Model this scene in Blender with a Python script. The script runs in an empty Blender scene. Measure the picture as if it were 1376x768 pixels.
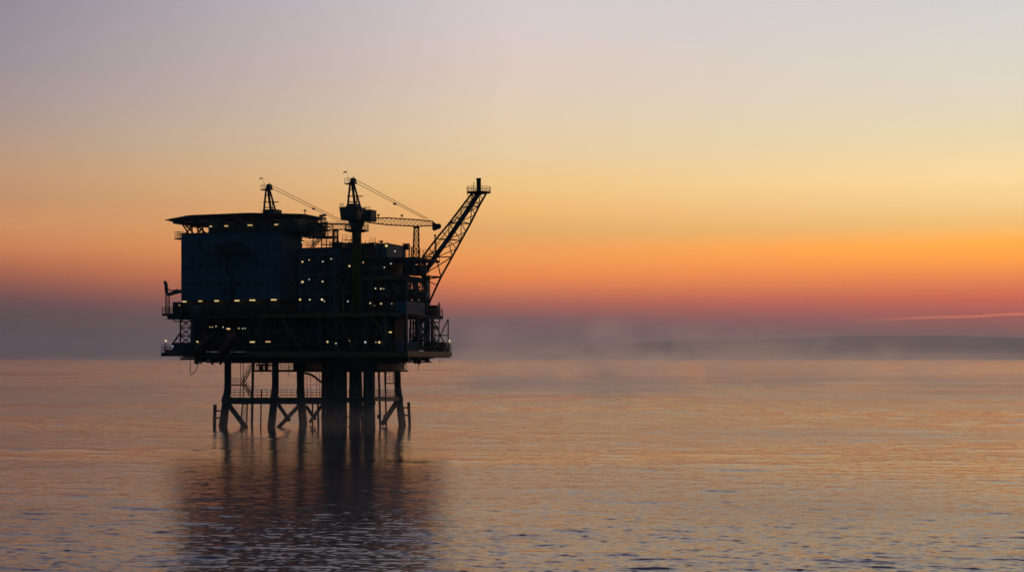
import bpy, math, random
import numpy as np
from mathutils import Vector, Matrix
random.seed(7)
R = math.radians
sc = bpy.context.scene
COL = sc.collection

# ------------------------------------------------------------------ camera and site frame
H = 13.65                       # eye height over the sea
F = 50.0 / 36.0 * 1376          # focal length in photo pixels
HOR = 481.0                     # horizon row
cam = bpy.data.cameras.new('camera')
cam.lens = 50.0; cam.sensor_width = 36.0
cam.clip_start = 0.5; cam.clip_end = 150000
cam.shift_y = (HOR - 384.0) / 1376.0
camo = bpy.data.objects.new('camera', cam); COL.objects.link(camo)
camo.location = (0, 0, H); camo.rotation_euler = (R(90), 0, 0)
sc.camera = camo

TH = R(20.0); CT, ST = math.cos(TH), math.sin(TH)
OX, OY = -40.2, 286.7           # platform origin on the water
# survey helpers: u runs along the platform, v across it (away), z up
def U(px, v):
    k = (px - 688.0) / F
    return (k * (OY + v * CT) - OX - v * ST) / (CT + k * ST)
def Zp(py, u, v):
    return H - (py - HOR) / F * (OY - u * ST + v * CT)
def P(px, py, v):
    u = U(px, v)
    return Vector((u, v, Zp(py, u, v)))
def world(p):
    return Vector((OX + p[0] * CT + p[1] * ST, OY - p[0] * ST + p[1] * CT, p[2]))

# ------------------------------------------------------------------ materials
def new_mat(name):
    m = bpy.data.materials.new(name); m.use_nodes = True
    nt = m.node_tree; return m, nt, nt.nodes['Principled BSDF']
def paint(name, col, rough=0.55, metal=0.0, rust=0.25, scale=0.8):
    m, nt, b = new_mat(name)
    N = nt.nodes.new; L = nt.links.new
    tc = N('ShaderNodeTexCoord')
    n1 = N('ShaderNodeTexNoise'); n1.inputs['Scale'].default_value = scale; n1.inputs['Detail'].default_value = 8
    mp = N('ShaderNodeMapping'); mp.inputs['Scale'].default_value = (1, 1, 0.25)
    L(tc.outputs['Object'], mp.inputs['Vector']); L(mp.outputs['Vector'], n1.inputs['Vector'])
    mr = N('ShaderNodeMapRange'); mr.inputs[1].default_value = 0.52; mr.inputs[2].default_value = 0.72
    mr.inputs[3].default_value = 0; mr.inputs[4].default_value = rust
    L(n1.outputs['Fac'], mr.inputs[0])
    mx = N('ShaderNodeMix'); mx.data_type = 'RGBA'
    mx.inputs[6].default_value = (*col, 1); mx.inputs[7].default_value = (0.09, 0.045, 0.025, 1)
    L(mr.outputs[0], mx.inputs[0]); L(mx.outputs[2], b.inputs['Base Color'])
    n2 = N('ShaderNodeTexNoise'); n2.inputs['Scale'].default_value = 5
    L(tc.outputs['Object'], n2.inputs['Vector'])
    r2 = N('ShaderNodeMapRange'); r2.inputs[3].default_value = rough - 0.12; r2.inputs[4].default_value = rough + 0.12
    L(n2.outputs['Fac'], r2.inputs[0]); L(r2.outputs[0], b.inputs['Roughness'])
    b.inputs['Metallic'].default_value = metal
    return m
M = dict(
    steel=paint('dark_steel', (0.035, 0.05, 0.05)),
    green=paint('green_grey_steel', (0.035, 0.06, 0.058)),
    block=paint('blue_grey_cladding', (0.05, 0.14, 0.215), 0.6, rust=0.3),
    pale=paint('pale_cladding', (0.10, 0.17, 0.21), 0.6, rust=0.15),
    yellow=paint('yellow_paint', (0.22, 0.135, 0.04), 0.5, rust=0.5),
    box=paint('blue_container_paint', (0.11, 0.20, 0.28), 0.5, rust=0.2),
    orange=paint('orange_hull', (0.22, 0.035, 0.02), 0.4, rust=0.1),
    pipe=paint('grey_pipe_paint', (0.10, 0.13, 0.14), 0.45, rust=0.35),
    deck=paint('deck_coating', (0.04, 0.055, 0.05), 0.8),
    rust=paint('weathered_pile_steel', (0.05, 0.045, 0.04), 0.7, rust=0.8),
    rope=paint('steel_rope', (0.06, 0.055, 0.05), 0.6),
    flag=paint('faded_cloth', (0.12, 0.05, 0.04), 0.9),
)
m, nt, b = new_mat('dark_glass'); b.inputs['Base Color'].default_value = (0.01, 0.012, 0.015, 1); b.inputs['Roughness'].default_value = 0.35
M['glass'] = m
def glow(name, col, s):
    m, nt, b = new_mat(name)
    b.inputs['Base Color'].default_value = (0.8, 0.8, 0.75, 1)
    b.inputs['Emission Color'].default_value = (*col, 1); b.inputs['Emission Strength'].default_value = s
    return m
M['lamp'] = glow('warm_lamp_glass', (1.0, 0.70, 0.26), 0.75)
M['lampw'] = glow('pale_lamp_glass', (1.0, 0.80, 0.44), 0.72)
M['lampb'] = glow('bluish_lamp_glass', (0.6, 0.72, 1.0), 0.4)
M['lampo'] = glow('orange_lamp_glass', (1.0, 0.60, 0.20), 0.55)
M['lampc'] = glow('cool_lamp_glass', (0.85, 0.92, 0.80), 0.6)
M['lampd'] = glow('dim_lamp_glass', (1.0, 0.75, 0.35), 0.5)

# ------------------------------------------------------------------ mesh building
class MB:
    def __init__(s): s.v = []; s.f = []
    def add(s, vs, fs):
        o = len(s.v); s.v += [Vector(x) for x in vs]; s.f += [tuple(i + o for i in f) for f in fs]
        return s
    def hexa(s, c):                      # 8 corners: bottom 4 then top 4
        return s.add(c, [(3, 2, 1, 0), (4, 5, 6, 7), (0, 1, 5, 4), (1, 2, 6, 5), (2, 3, 7, 6), (3, 0, 4, 7)])
    def box(s, u0, u1, v0, v1, z0, z1):
        return s.hexa([(u0, v0, z0), (u1, v0, z0), (u1, v1, z0), (u0, v1, z0), (u0, v0, z1), (u1, v0, z1), (u1, v1, z1), (u0, v1, z1)])
    def tube(s, p, q, r, r2=None, n=6, cap=True):
        p, q = Vector(p), Vector(q); d = q - p
        if d.length < 1e-6: return s
        r2 = r if r2 is None else r2
        d.normalize(); a = Vector((0, 0, 1)) if abs(d.z) < 0.9 else Vector((1, 0, 0))
        x = d.cross(a).normalized(); y = d.cross(x)
        vs = []
        for c, rr in ((p, r), (q, r2)):
            for i in range(n):
                t = 2 * math.pi * i / n
                vs.append(c + x * (rr * math.cos(t)) + y * (rr * math.sin(t)))
        fs = [(i, (i + 1) % n, n + (i + 1) % n, n + i) for i in range(n)]
        if cap: fs += [tuple(range(n - 1, -1, -1)), tuple(range(n, 2 * n))]
        return s.add(vs, fs)
    def path(s, pts, r, n=6):
        for a, c in zip(pts, pts[1:]): s.tube(a, c, r, n=n)
        return s
    def lathe(s, c, prof, n=16):         # prof: (radius, z)
        vs = []
        for r, z in prof:
            for i in range(n):
                t = 2 * math.pi * i / n
                vs.append((c[0] + r * math.cos(t), c[1] + r * math.sin(t), c[2] + z))
        fs = []
        for k in range(len(prof) - 1):
            for i in range(n):
                fs.append((k * n + i, k * n + (i + 1) % n, (k + 1) * n + (i + 1) % n, (k + 1) * n + i))
        fs += [tuple(range(n - 1, -1, -1)), tuple(range((len(prof) - 1) * n, len(prof) * n))]
        return s.add(vs, fs)
    def ball(s, c, rx, ry, rz, n=10, k=6):
        prof = [(math.sin(math.pi * (i + 0.02) / (k + 0.04)), -math.cos(math.pi * (i + 0.02) / (k + 0.04))) for i in range(k + 1)]
        o = len(s.v); s.lathe((0, 0, 0), prof, n)
        for w in s.v[o:]: w.x = c[0] + w.x * rx; w.y = c[1] + w.y * ry; w.z = c[2] + w.z * rz
        return s
    def prism(s, pts, z0, z1):
        n = len(pts)
        return s.add([(x, y, z0) for x, y in pts] + [(x, y, z1) for x, y in pts],
                     [tuple(range(n - 1, -1, -1)), tuple(range(n, 2 * n))] + [(i, (i + 1) % n, n + (i + 1) % n, n + i) for i in range(n)])
    def rail(s, pts, h=1.15, r=0.045, step=1.6, bars=3):
        for a, c in zip(pts, pts[1:]):
            a, c = Vector(a), Vector(c); L = (c - a).length; n = max(1, round(L / step))
            for i in range(n + 1):
                q = a.lerp(c, i / n); s.tube(q, q + Vector((0, 0, h)), r, n=4)
            for j in range(bars):
                z = Vector((0, 0, h * (1 - j / bars)))
                s.tube(a + z, c + z, r, n=4)
        return s
    def truss(s, c0, c1, n, rc, rb, side=True, cross=False):
        """lattice between two polygons of corner points c0 -> c1"""
        k = len(c0); c0 = [Vector(x) for x in c0]; c1 = [Vector(x) for x in c1]
        for a, c in zip(c0, c1): s.tube(a, c, rc, n=6)
        rows = [[a.lerp(c, i / n) for a, c in zip(c0, c1)] for i in range(n + 1)]
        for i in range(n + 1):
            for j in range(k): s.tube(rows[i][j], rows[i][(j + 1) % k], rb, n=4)
            if i < n:
                for j in range(k):
                    j2 = (j + 1) % k
                    if cross or (i + j) % 2 == 0: s.tube(rows[i][j], rows[i + 1][j2], rb, n=4)
                    if cross or (i + j) % 2: s.tube(rows[i][j2], rows[i + 1][j], rb, n=4)
        return s

def thing(name, label, cat, base, group=None):
    o = bpy.data.objects.new(name, None); COL.objects.link(o)
    o.empty_display_size = 0.5
    o.location = world(base); o.rotation_euler = (0, 0, -TH)
    o['label'] = label; o['category'] = cat
    o['_b'] = tuple(base)
    if group: o['group'] = group
    return o
def part(name, mb, mat, parent, smooth=False, label=None, kind=None):
    """one mesh object under its thing (coordinates are platform coordinates)"""
    root = parent
    while root.parent: root = root.parent
    base = Vector(root['_b'])
    me = bpy.data.meshes.new(name)
    me.from_pydata([v - base for v in mb.v], [], mb.f)
    me.materials.append(M[mat])
    if smooth:
        for p in me.polygons: p.use_smooth = True
    me.update()
    o = bpy.data.objects.new(name, me); COL.objects.link(o); o.parent = parent
    if label: o['label'] = label
    if kind: o['kind'] = kind
    return o
def pbox(mb, px0, px1, py0, py1, v0, v1):
    u0, u1 = U(px0, v0), U(px1, v0); um = (u0 + u1) / 2
    return mb.box(u0, u1, v0, v1, Zp(py1, um, v0), Zp(py0, um, v0))
B = MB
V3 = lambda p, dz=0: Vector((p[0], p[1], p[2] + dz))

# ------------------------------------------------------------------ jacket standing in the sea
jk = thing('platform_jacket', 'battered steel legs and braces carrying the platform out of the water', 'platform legs', (0, 0, 0))
def leg(pxt, pyt, pxk, pyk, pxb, pyb, v, wt, wb):
    mb = B()
    t, k = P(pxt, pyt, v), P(pxk, pyk, v); bt = P(pxb, pyb, v)
    d = (bt - k); bt2 = k + d * ((k.z + 3.0) / (k.z - bt.z))
    mb.tube(k - Vector((0, 0, 0.3)), t, wt * 0.075, n=14)
    mb.tube(bt2, k + Vector((0, 0, 0.8)), wb * 0.078, wt * 0.078, n=14)
    mb.tube(k + d * 0.12, k + d * 0.30, wb * 0.085, n=14)
    return part('leg', mb, 'steel', jk, True), t, k, bt
L1 = leg(306.3, 476, 306, 527, 300, 571.5, -9, 9.2, 12)
L2 = leg(370, 476, 370, 526, 365, 571.5, -9, 9, 10.5)
L3 = leg(403.6, 476, 404, 530, 407.5, 572, 5, 10.6, 11.4)
L4 = leg(496, 476, 496, 530, 497, 575, -9, 13, 14.5)
L5 = leg(533.5, 476, 534.5, 526, 540, 568, 9, 9.2, 10.5)
L6 = leg(455, 476, 455, 530, 455, 575, -9, 10, 11)
def jb(a, c, r, name='brace', mat='steel', n=10): return part(name, B().tube(a, c, r, n=n), mat, jk, True)
jb(P(307, 543, -9), P(331, 575, -9), .5)
jb(P(374, 543, -9), P(389, 565, -9), .38)
jb(P(401, 545, 5), P(374, 574, -7), .42)
jb(P(411, 545, 5), P(424, 563, 5), .36)
jb(P(432, 545, -4), P(417, 566, 5), .34)
jb(P(534, 538, 9), P(514, 569, 4), .52)
jb(P(493, 541, -9), P(470, 575, -9), .42)
for (a, c, y, v0, v1, h) in ((306, 372, 538.5, -9, -9, .58), (370, 455, 538.5, -9, -9, .58), (455, 497, 537, -9, -9, .5), (494, 536, 535.6, -9, 9, .45), (404, 536, 536, 5, 9, .4)):
    A, C = P(a, y, v0), P(c, y, v1)
    mb = B(); d = (C - A).normalized(); n_ = Vector((-d.y, d.x, 0)) * .4
    mb.hexa([A + n_ - Vector((0, 0, h)), C + n_ - Vector((0, 0, h)), C - n_ - Vector((0, 0, h)), A - n_ - Vector((0, 0, h)), A + n_ + Vector((0, 0, h)), C + n_ + Vector((0, 0, h)), C - n_ + Vector((0, 0, h)), A - n_ + Vector((0, 0, h))])
    part('cross_beam', mb, 'green', jk)
# conductors and caissons
for px, w, v in ((434.5, 5, -3), (439.5, 5.2, -5), (444.6, 5.2, -3.5), (449.5, 5.2, -5.5), (454.5, 5.5, -2), (463.2, 6.4, -4), (472.5, 6.6, -5), (480.5, 7.6, -4), (476.6, 6, -2.5), (484, 3.4, -1), (460.4, 3, 1), (490.5, 5, -2), (500.5, 7, -2), (508.5, 3, -1), (516.7, 2.4, 0)):
    a = P(px, 479, v); bb = P(px + (0.0 if w > 4 else 3), 575, v)
    part('conductor_pipe', B().tube(a, Vector((bb.x, bb.y, -3)), w * .0735, n=10).tube(V3(a, -11.4), V3(a, -12.2), w * .085, n=10), 'rust', jk, True)
for px, pb, w, v, top in ((340.3, 338, 3.6, 3, 479), (351.2, 350, 1.9, -6, 523), (420, 420, 2.2, -2, 538), (427, 428.5, 3, -3, 538)):
    a, bb = P(px, top, v), P(pb, 574, v)
    part('caisson', B().tube(a, V3(bb, -3), w * .074, n=8), 'rust', jk, True)
def walk(name, pts, mat='steel', parent=jk, w=1.0, **k):
    mb = B()
    for a, c in zip(pts, pts[1:]):
        d = (Vector(c) - Vector(a)).normalized(); n_ = Vector((-d.y, d.x, 0)) * (w / 2); z = Vector((0, 0, .12))
        mb.hexa([a - n_ - z, c - n_ - z, c + n_ - z, a + n_ - z, a - n_, c - n_, c + n_, a + n_])
        mb.rail([a - n_, c - n_], **k)
    return part(name, mb, mat, parent)
for a, c, v0, v1 in ((311, 366, -9.4, -9.4), (374, 400, -9.4, -9.4), (409, 433, -8, -8), (433, 496, -9.6, -9.6), (500, 531, -8, 8)):
    walk('walkway', [P(a, 533.6, v0), P(c, 533.6, v1)], step=1.0, h=1.55)

# stairs and ladder beneath the deck
st = thing('under_deck_stairway', 'open zigzag steel stairway hanging between the two legs under the deck, with railed landing', 'stairway', P(320, 516, -7))
a, c = P(311, 515.8, -7.5), P(329, 515.8, -7.5)
mb = B().box(a.x, c.x, -8.1, -6.8, a.z - .25, a.z)
part('landing', mb, 'steel', st)
part('railing', B().rail([(a.x, -8.1, a.z), (c.x - .6, -8.1, a.z)], step=1.0, h=1.25), 'steel', st)
def flight(p, q, parent, w=0.9, mat='steel', n=None):
    mb = B(); p, q = Vector(p), Vector(q); d = q - p; s_ = Vector((0, w / 2, 0)); zz = Vector((0, 0, 1.0))
    for e in (-1, 1):
        mb.tube(p + s_ * e, q + s_ * e, .11, n=4)
        mb.tube(p + s_ * e + zz, q + s_ * e + zz, .05, n=4)
        for i in range(5): x = p + d * (i / 4) + s_ * e; mb.tube(x, x + zz, .04, n=4)
    n = n or max(4, int(abs(d.z) / .32))
    for i in range(1, n):
        x = p + d * (i / n); mb.box(x.x - .12, x.x + .12, x.y - w / 2, x.y + w / 2, x.z - .03, x.z + .02)
    return part('stair_flight', mb, mat, parent)
flight(P(326, 515, -7.5), P(339.5, 490, -7.5), st); flight(P(327, 516, -7.5), P(339, 533, -7.5), st)
for px in (323.5, 327): part('hanger_rod', B().tube(P(px, 484, -7.2), P(px, 534, -7.2), .07, n=5), 'steel', st)
ld = thing('boat_landing_ladder', 'narrow steel ladder dropping into the sea beside the broad-footed leg', 'ladder', P(327, 572, -8.6))
mb = B(); t0, t1, b0, b1 = P(326, 540, -8.6), P(332.5, 540, -8.6), P(323, 575, -8.6), P(331, 575, -8.6)
mb.tube(t0, V3(b0, -1), .14, n=5).tube(t1, V3(b1, -1), .14, n=5)
part('side_rail', mb, 'steel', ld)
mb = B()
for i in range(12):
    mb.tube(t0.lerp(b0, i / 11.5), t1.lerp(b1, i / 11.5), .06, n=4)
part('rung', mb, 'steel', ld)
def fender(px_t, py_t, px_b, py_b, v, w, ys, pleg, label):
    f = thing('boat_fender', label, 'fender', P(px_b, py_b, v))
    a, c = P(px_t, py_t, v), P(px_b, py_b, v)
    part('post', B().tube(V3(c, -2.5), a, w * .075, n=10), 'rust', f, True)
    for y in ys:
        q = P(px_t + (px_b - px_t) * .4, y, v)
        part('strut', B().tube(q, P(pleg, y, v), .16, n=6), 'steel', f)
fender(289, 543, 287.6, 572, -9.5, 4.6, (551.5, 561), 300, 'upright rubbing post outside the leg below the lifeboats')
fender(549, 539.8, 551.2, 567.5, 9.2, 4, (547.5, 557.5), 538, 'upright rubbing post outside the leg below the flare boom end')
hs = thing('hanging_hose', 'thin black hose hanging in a loop under the corner of the lowest deck', 'hose', P(256, 484, -11))
pts = [P(255.6, 484, -11), P(255.6, 495, -11), P(255.6, 502, -11), P(257, 503.6, -11), P(259.5, 501.5, -11), P(263, 497, -11), P(266.5, 489, -11), P(268, 484, -11)]
part('hose', B().path(pts, .07, 5), 'rope', hs)
hp = thing('curved_riser_hose', 'thick dark hose curving down beneath the cellar deck beside the conductors', 'hose', P(412, 499, -6))
part('hose', B().path([P(409, 501, -6), P(414, 501.8, -6), P(419, 503.5, -6), P(424, 507, -6), P(430, 512, -6), P(434, 514, -6)], .22, 7), 'rope', hp)
part('guide_wire', B().path([P(412.5, 500, -6), P(412.5, 534, -6)], .05, 5), 'rope', hp)
for px in (417.5, 425.5, 429.5): part('guide_wire', B().tube(P(px, 500, -6), P(px, 534, -6), .05, n=5), 'rope', hp)

# ------------------------------------------------------------------ deck structure
VF, VB = -12.0, 9.2
UL, UR = U(243, VF), U(547, VF)
dk = thing('deck_structure', 'stacked steel decks with yellow edge girders and tall columns', 'platform decks', (0, 0, 13))
def deckz(py, v=VF): return Zp(py, (UL + UR) / 2, v)
def slab(name, u0, u1, v0, v1, z, t, mat='deck'): return part(name, B().box(u0, u1, v0, v1, z - t, z), mat, dk)
Zc = Zp(497.2, U(440, -8), -8)           # cellar
Zl = deckz(472.5); Zm = deckz(421.5); Zu = deckz(371)
slab('cellar_deck', U(341.5, -8), U(511, -8), -8, 5, Zc, .34)
slab('cellar_girder', U(300, -8.6), U(536, -8.6), -8.6, -8.0, Zl - 1.2, 1.0, 'steel')
slab('lower_deck', UL + .4, UR, VF, VB, Zl, 1.1)
slab('lower_girder', U(296, -10), UR - .6, -10, -9.2, Zl - 1.11, .9, 'steel')
slab('middle_deck', UL + .4, UR - 1.6, VF + .5, VB, Zm, .7)
slab('upper_deck', U(478, -6.5), U(577, 5), -6.5, 5, Zu, .8)
Zt = Zp(345.5, U(535, -4.5), -4.5)
slab('top_deck', U(504, -4.5), U(560, -4.5), -4.5, 7, Zt, .45)
for (u0, u1, v, z, h) in ((U(330, VF), UR, VF, Zl, .95), (U(345, VF), UR - 1.6, VF + .5, Zm, .65), (U(480, -6.5), U(577, 5), -6.5, Zu, .7)):
    part('edge_girder', B().box(u0, u1, v - .12, v - .004, z - h, z + .1), 'yellow', dk)
part('edge_girder', B().box(UR + .004, UR + .12, VF, VB, Zl - .95, Zl + .1), 'yellow', dk)
for px, v, y0, y1, w in ((262, -11.2, 422, 478, .5), (352, -11.2, 422, 476, .42), (430.5, -11.2, 422, 476, .38), (453, -11.2, 422, 476, .42), (492, -11.4, 424, 476, .4), (516, -11.4, 424, 476, .4), (545.6, -11.5, 422, 476, .26), (573.6, 6.5, 372, 480, .5), (560, 1, 372, 476, .28), (581, 8.6, 424, 478, .26), (500, -6, 372, 422, .4), (545, -5.5, 372, 424, .4)):
    a, c = P(px, y0, v), P(px, y1, v)
    part('column', B().box(a.x - w, a.x + w, v - w, v + w, c.z, a.z), 'green', dk)
for (x0, y0, x1, y1, v) in ((379, 428, 405, 472, -11.6), (500, 425, 523, 460, -11.6), (283, 425, 262, 470, -11.4), (456, 425, 474, 470, -11)):
    part('diagonal_brace', B().tube(P(x0, y0, v), P(x1, y1, v), .2, n=6), 'yellow' if x0 > 300 else 'steel', dk)
def rl(pts, **k): part('railing', B().rail(pts, **k), 'steel', dk)
rl([(UL + .6, VF + .1, Zl), (UR - .1, VF + .1, Zl), (UR - .1, VB, Zl)])
rl([(UL + .6, VF + .6, Zm), (UR - 1.7, VF + .6, Zm), (UR - 1.7, VB, Zm)])
rl([(U(480, -6.5), -6.4, Zu), (U(577, 5) - .1, -6.4, Zu), (U(577, 5) - .1, 4.9, Zu)])
rl([(U(541, -4.5), -4.4, Zt), (U(560, -4.5) - .1, -4.4, Zt), (U(560, -4.5) - .1, 7, Zt)], h=1.6)
# cellar deck railings seen against the sky
for a, c, v in ((342, 366, -7.9), (374, 394, -7.9), (411, 433, -7.9), (506, 511, -7.9)):
    A, C = P(a, 497.4, v), P(c, 497.4, v)
    rl([(A.x, v, Zc), (C.x, v, Zc)], step=.55, h=2.1, bars=4)
A, C = P(529, 487.5, 9), P(543, 487.5, 9)
part('hung_walkway', B().box(A.x, C.x, 8, 9.5, Zp(497.5, 0, 9), Zp(496.5, 0, 9)).rail([(A.x, 8.1, Zp(496.5, 0, 9)), (C.x, 8.1, Zp(496.5, 0, 9))], h=1.8, step=.8).tube((C.x - .1, 8.1, Zp(496.5, 0, 9)), (C.x + .9, 8.1, Zp(484, 0, 9)), .1), 'steel', dk)
A, C = P(520, 514, 6), P(530, 514, 6)
part('hung_walkway', B().box(A.x, C.x, 5.4, 6.6, A.z - .2, A.z).rail([(A.x, 5.5, A.z), (C.x, 5.5, A.z)], h=1.9, step=.8).tube((A.x + .05, 5.5, A.z), (A.x + .05, 5.5, A.z + 4.0), .07).tube((C.x - .05, 5.5, A.z), (C.x - .05, 5.5, A.z + 4.0), .07), 'steel', dk)
A, C = P(551, 486, -2), P(566, 486, -2)
part('hung_walkway', B().box(A.x, C.x, 2, 3.2, Zl - 2.1, Zl - 1.9).rail([(A.x, 2.1, Zl - 1.9), (C.x, 2.1, Zl - 1.9)], h=.9, step=.7).tube((A.x + .1, 2.1, Zl - 2), (A.x + .1, 2.1, Zl - .9), .09).tube((C.x - .1, 2.1, Zl - 2), (C.x - .1, 2.1, Zl - .9), .09), 'steel', dk)

ue = UR - .4
part('end_bracing', B().tube((ue, -6, Zl), (ue, 1, Zm - .7), .13).tube((ue, 1, Zl), (ue, -6, Zm - .7), .13).tube((ue, 1, Zl), (ue, 9, Zm - .7), .13).tube((ue, 9, Zl), (ue, 1, Zm - .7), .13).tube((ue, -6, (Zl + Zm) / 2 - .3), (ue, 9, (Zl + Zm) / 2 - .3), .12).tube((ue, -6, Zl), (ue, -6, Zm - .7), .12).tube((ue, 1, Zl), (ue, 1, Zm - .7), .12).tube((ue, 9, Zl), (ue, 9, Zm - .7), .12), 'steel', dk)
ue = U(577, 5) - .4
part('end_bracing', B().tube((ue, -5, Zm), (ue, 2, Zu - .8), .12).tube((ue, 2, Zm), (ue, -5, Zu - .8), .12).tube((ue, 2, Zm), (ue, 4.6, Zu - .8), .12).tube((ue, 4.6, Zm), (ue, 2, Zu - .8), .12).tube((ue, -5, (Zu + Zm) / 2 + 1), (ue, 4.6, (Zu + Zm) / 2 + 1), .11).tube((ue, -5, (Zu + Zm) / 2 - 1.2), (ue, 4.6, (Zu + Zm) / 2 - 1.2), .11), 'steel', dk)
rl([(U(402, -5.4), -5.3, Zp(333, 0, -5.4) + .2), (U(455, -5.4), -5.3, Zp(333, 0, -5.4) + .2)], h=1.1)
# outrigger platforms
lp = thing('outrigger_platform', 'railed walkway platform jutting out beneath the bent vent pipe', 'platform', P(232, 423, -10))
A, C = P(221.5, 421, -10), P(247, 421, -10)
part('floor', B().box(A.x, C.x, -11, -7, A.z - .5, A.z).box(A.x + 1.2, C.x, -11, -7, A.z - 1.2, A.z - .502), 'steel', lp)
part('railing', B().rail([(A.x, -10.9, A.z), (C.x, -10.9, A.z)], step=.9, h=1.2).rail([(A.x + .05, -10.9, A.z), (A.x + .05, -7.1, A.z)]), 'steel', lp)
mb = B(); mb.path([P(233.5, 424, -10.5), P(233.5, 431.5, -10.5), P(254, 432, -10.5)], .12)
part('pipe_hoop', mb, 'steel', lp)
part('mast_frame', B().truss([P(222.5, 421, -10.6), P(227.5, 421, -10.6), P(227.5, 421, -9)], [P(222.8, 396, -10.6), P(227.5, 396, -10.6), P(227.5, 396, -9)], 5, .09, .06), 'steel', lp)
dv = thing('vent_pipe', 'bent grey vent pipe standing up on the outer corner with its mouth turned back', 'vent pipe', P(224, 395, -10.3))
part('pipe', B().path([P(243, 391, -10.3), P(228, 395, -10.3), P(224.2, 394.5, -10.3), P(223.6, 390, -10.3), P(223, 382, -10.3), P(222.4, 379.5, -10.3), P(221, 379, -10.3)], .36, 10), 'pipe', dv, True)
part('bracket', B().tube(P(225, 388, -10.3), P(233, 391.5, -10.3), .12).tube(P(233, 391, -10.3), P(239, 389.5, -10.3), .25), 'steel', dv)
ec = thing('equipment_cabinet', 'small grey cabinet on the outer walkway beside the bent vent pipe', 'cabinet', P(237, 421, -9.5))
part('body', pbox(B(), 232, 243.5, 405.5, 420.6, -10, -7.4), 'pipe', ec)
part('door', pbox(B(), 234, 241, 408, 419.6, -10.06, -10.004), 'green', ec)
fr = thing('lattice_frame', 'open lattice frame bracing the outer lower corner beside the lifeboats', 'lattice', P(248, 476, -9))
part('bracing', B().truss([P(242.5, 462, -10), P(257, 462, -10), P(257, 462, -5), P(242.5, 462, -5)], [P(242.5, 429, -10), P(257, 429, -10), P(257, 429, -5), P(242.5, 429, -5)], 3, .16, .11).tube(P(243, 446, -10), P(231, 463, -10), .17), 'steel', fr)
lo = thing('lower_outrigger', 'solid-sided railed platform projecting at the lowest deck below the lattice frame', 'platform', P(240, 476, -10))
A, C = P(220.3, 474, -10.5), P(258, 474, -10.5)
part('floor', B().box(A.x, C.x, -11.5, -5, A.z - .65, A.z + .1), 'steel', lo)
part('side_panel', pbox(B(), 232, 257, 460, 473.2, -11.3, -10.9), 'green', lo)
part('side_panel', pbox(B(), 221.5, 232, 469.5, 473.2, -11.3, -10.9), 'green', lo)
part('underframe', pbox(B(), 242.5, 256, 480.5, 483.2, -10.5, -6), 'steel', lo)
part('railing', B().rail([(A.x + .1, -11.4, A.z + .11), (A.x + 2, -11.4, A.z + .11)], h=1.5, step=.6).rail([(A.x + .1, -11.4, A.z + .11), (A.x + .1, -5.1, A.z + .11)]), 'steel', lo)
for px in (243, 255): part('bracket', B().tube(P(px, 478, -8), P(px, 483.5, -8), .12), 'steel', lo)
# right hand end
ro = thing('end_gallery', 'railed gallery projecting from the end of the middle deck beside the blue container', 'platform', P(585, 424, 7))
A, C = P(571, 424, 5), P(593.5, 424, 5); C.x = U(594.5, 10)
part('floor', B().box(A.x, C.x, 5, 10, A.z - .5, A.z), 'steel', ro)
part('railing', B().rail([(A.x, 5.1, A.z), (C.x, 5.1, A.z), (C.x, 9.9, A.z)], step=.7, h=1.6), 'steel', ro)
part('hanger', B().path([P(575, 427, 9), P(576, 431.5, 9), P(590, 433, 9), P(592, 427, 9)], .13).tube(P(581, 427, 9), P(581, 432, 9), .1), 'steel', ro)
gb = thing('generator_housing', 'dark box housing on the end gallery beyond the blue container', 'generator', P(581, 424, 6))
part('body', pbox(B(), 574.5, 586, 411, 423.6, 7.4, 9.4), 'green', gb)
part('lid', pbox(B(), 573.5, 587, 410, 410.8, 7.3, 9.5), 'steel', gb)
am = thing('antenna_mast', 'thin mast rising from the railing of the end gallery', 'antenna', P(590, 423, 9.8))
part('pole', B().tube(P(590, 423, 9.8), P(590, 405.5, 9.8), .07), 'steel', am)
part('antenna', B().tube(P(588.8, 411, 9.8), P(591.2, 411, 9.8), .05).box(P(590, 408, 9.8).x - .18, P(590, 408, 9.8).x + .18, 9.7, 9.9, P(590, 409.5, 9.8).z, P(590, 407, 9.8).z), 'steel', am)
l2 = thing('lower_gallery', 'railed gallery projecting at the end of the lowest deck under the round tank', 'platform', P(590, 477, 6))
A, C = P(548, 477, 4), P(604.5, 477, 4); C.x = U(605, 11) + .4
part('floor', B().box(A.x + 3, C.x, 4, 11, A.z - .1, A.z + .5), 'steel', l2)
part('floor_beam', pbox(B(), 556, 574, 479.3, 481.5, 4.5, 8), 'steel', l2)
part('railing', B().rail([(U(570, 4), 4.1, A.z + .5), (C.x - .1, 4.1, A.z + .5), (C.x - .1, 10.9, A.z + .5)], step=.7, h=1.7), 'steel', l2)
tk = thing('round_tank', 'dark horizontal round tank on the gallery at the end of the lowest deck', 'tank', P(579, 474, 7))
a = P(572, 466, 5.6); c = P(587.5, 466.5, 5.6)
part('shell', B().tube(a + Vector((.4, 0, 0)), c - Vector((.4, 0, 0)), 1.15, n=16).tube(c - Vector((.41, 0, 0)), c + Vector((.1, 0, 0)), 1.15, .6, n=16).tube(a - Vector((.1, 0, 0)), a + Vector((.41, 0, 0)), .6, 1.15, n=16), 'green', tk, True)
part('saddle', B().box(a.x + .6, a.x + 1, 4.9, 6.3, A.z + .5, a.z - .5), 'steel', tk)
part('saddle', B().box(c.x - 1, c.x - .6, 4.9, 6.3, A.z + .5, a.z - .5), 'steel', tk)
bx = thing('locker', 'pale box locker between the round tank and the end railing of the lowest gallery', 'locker', P(592, 474, 5))
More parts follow.
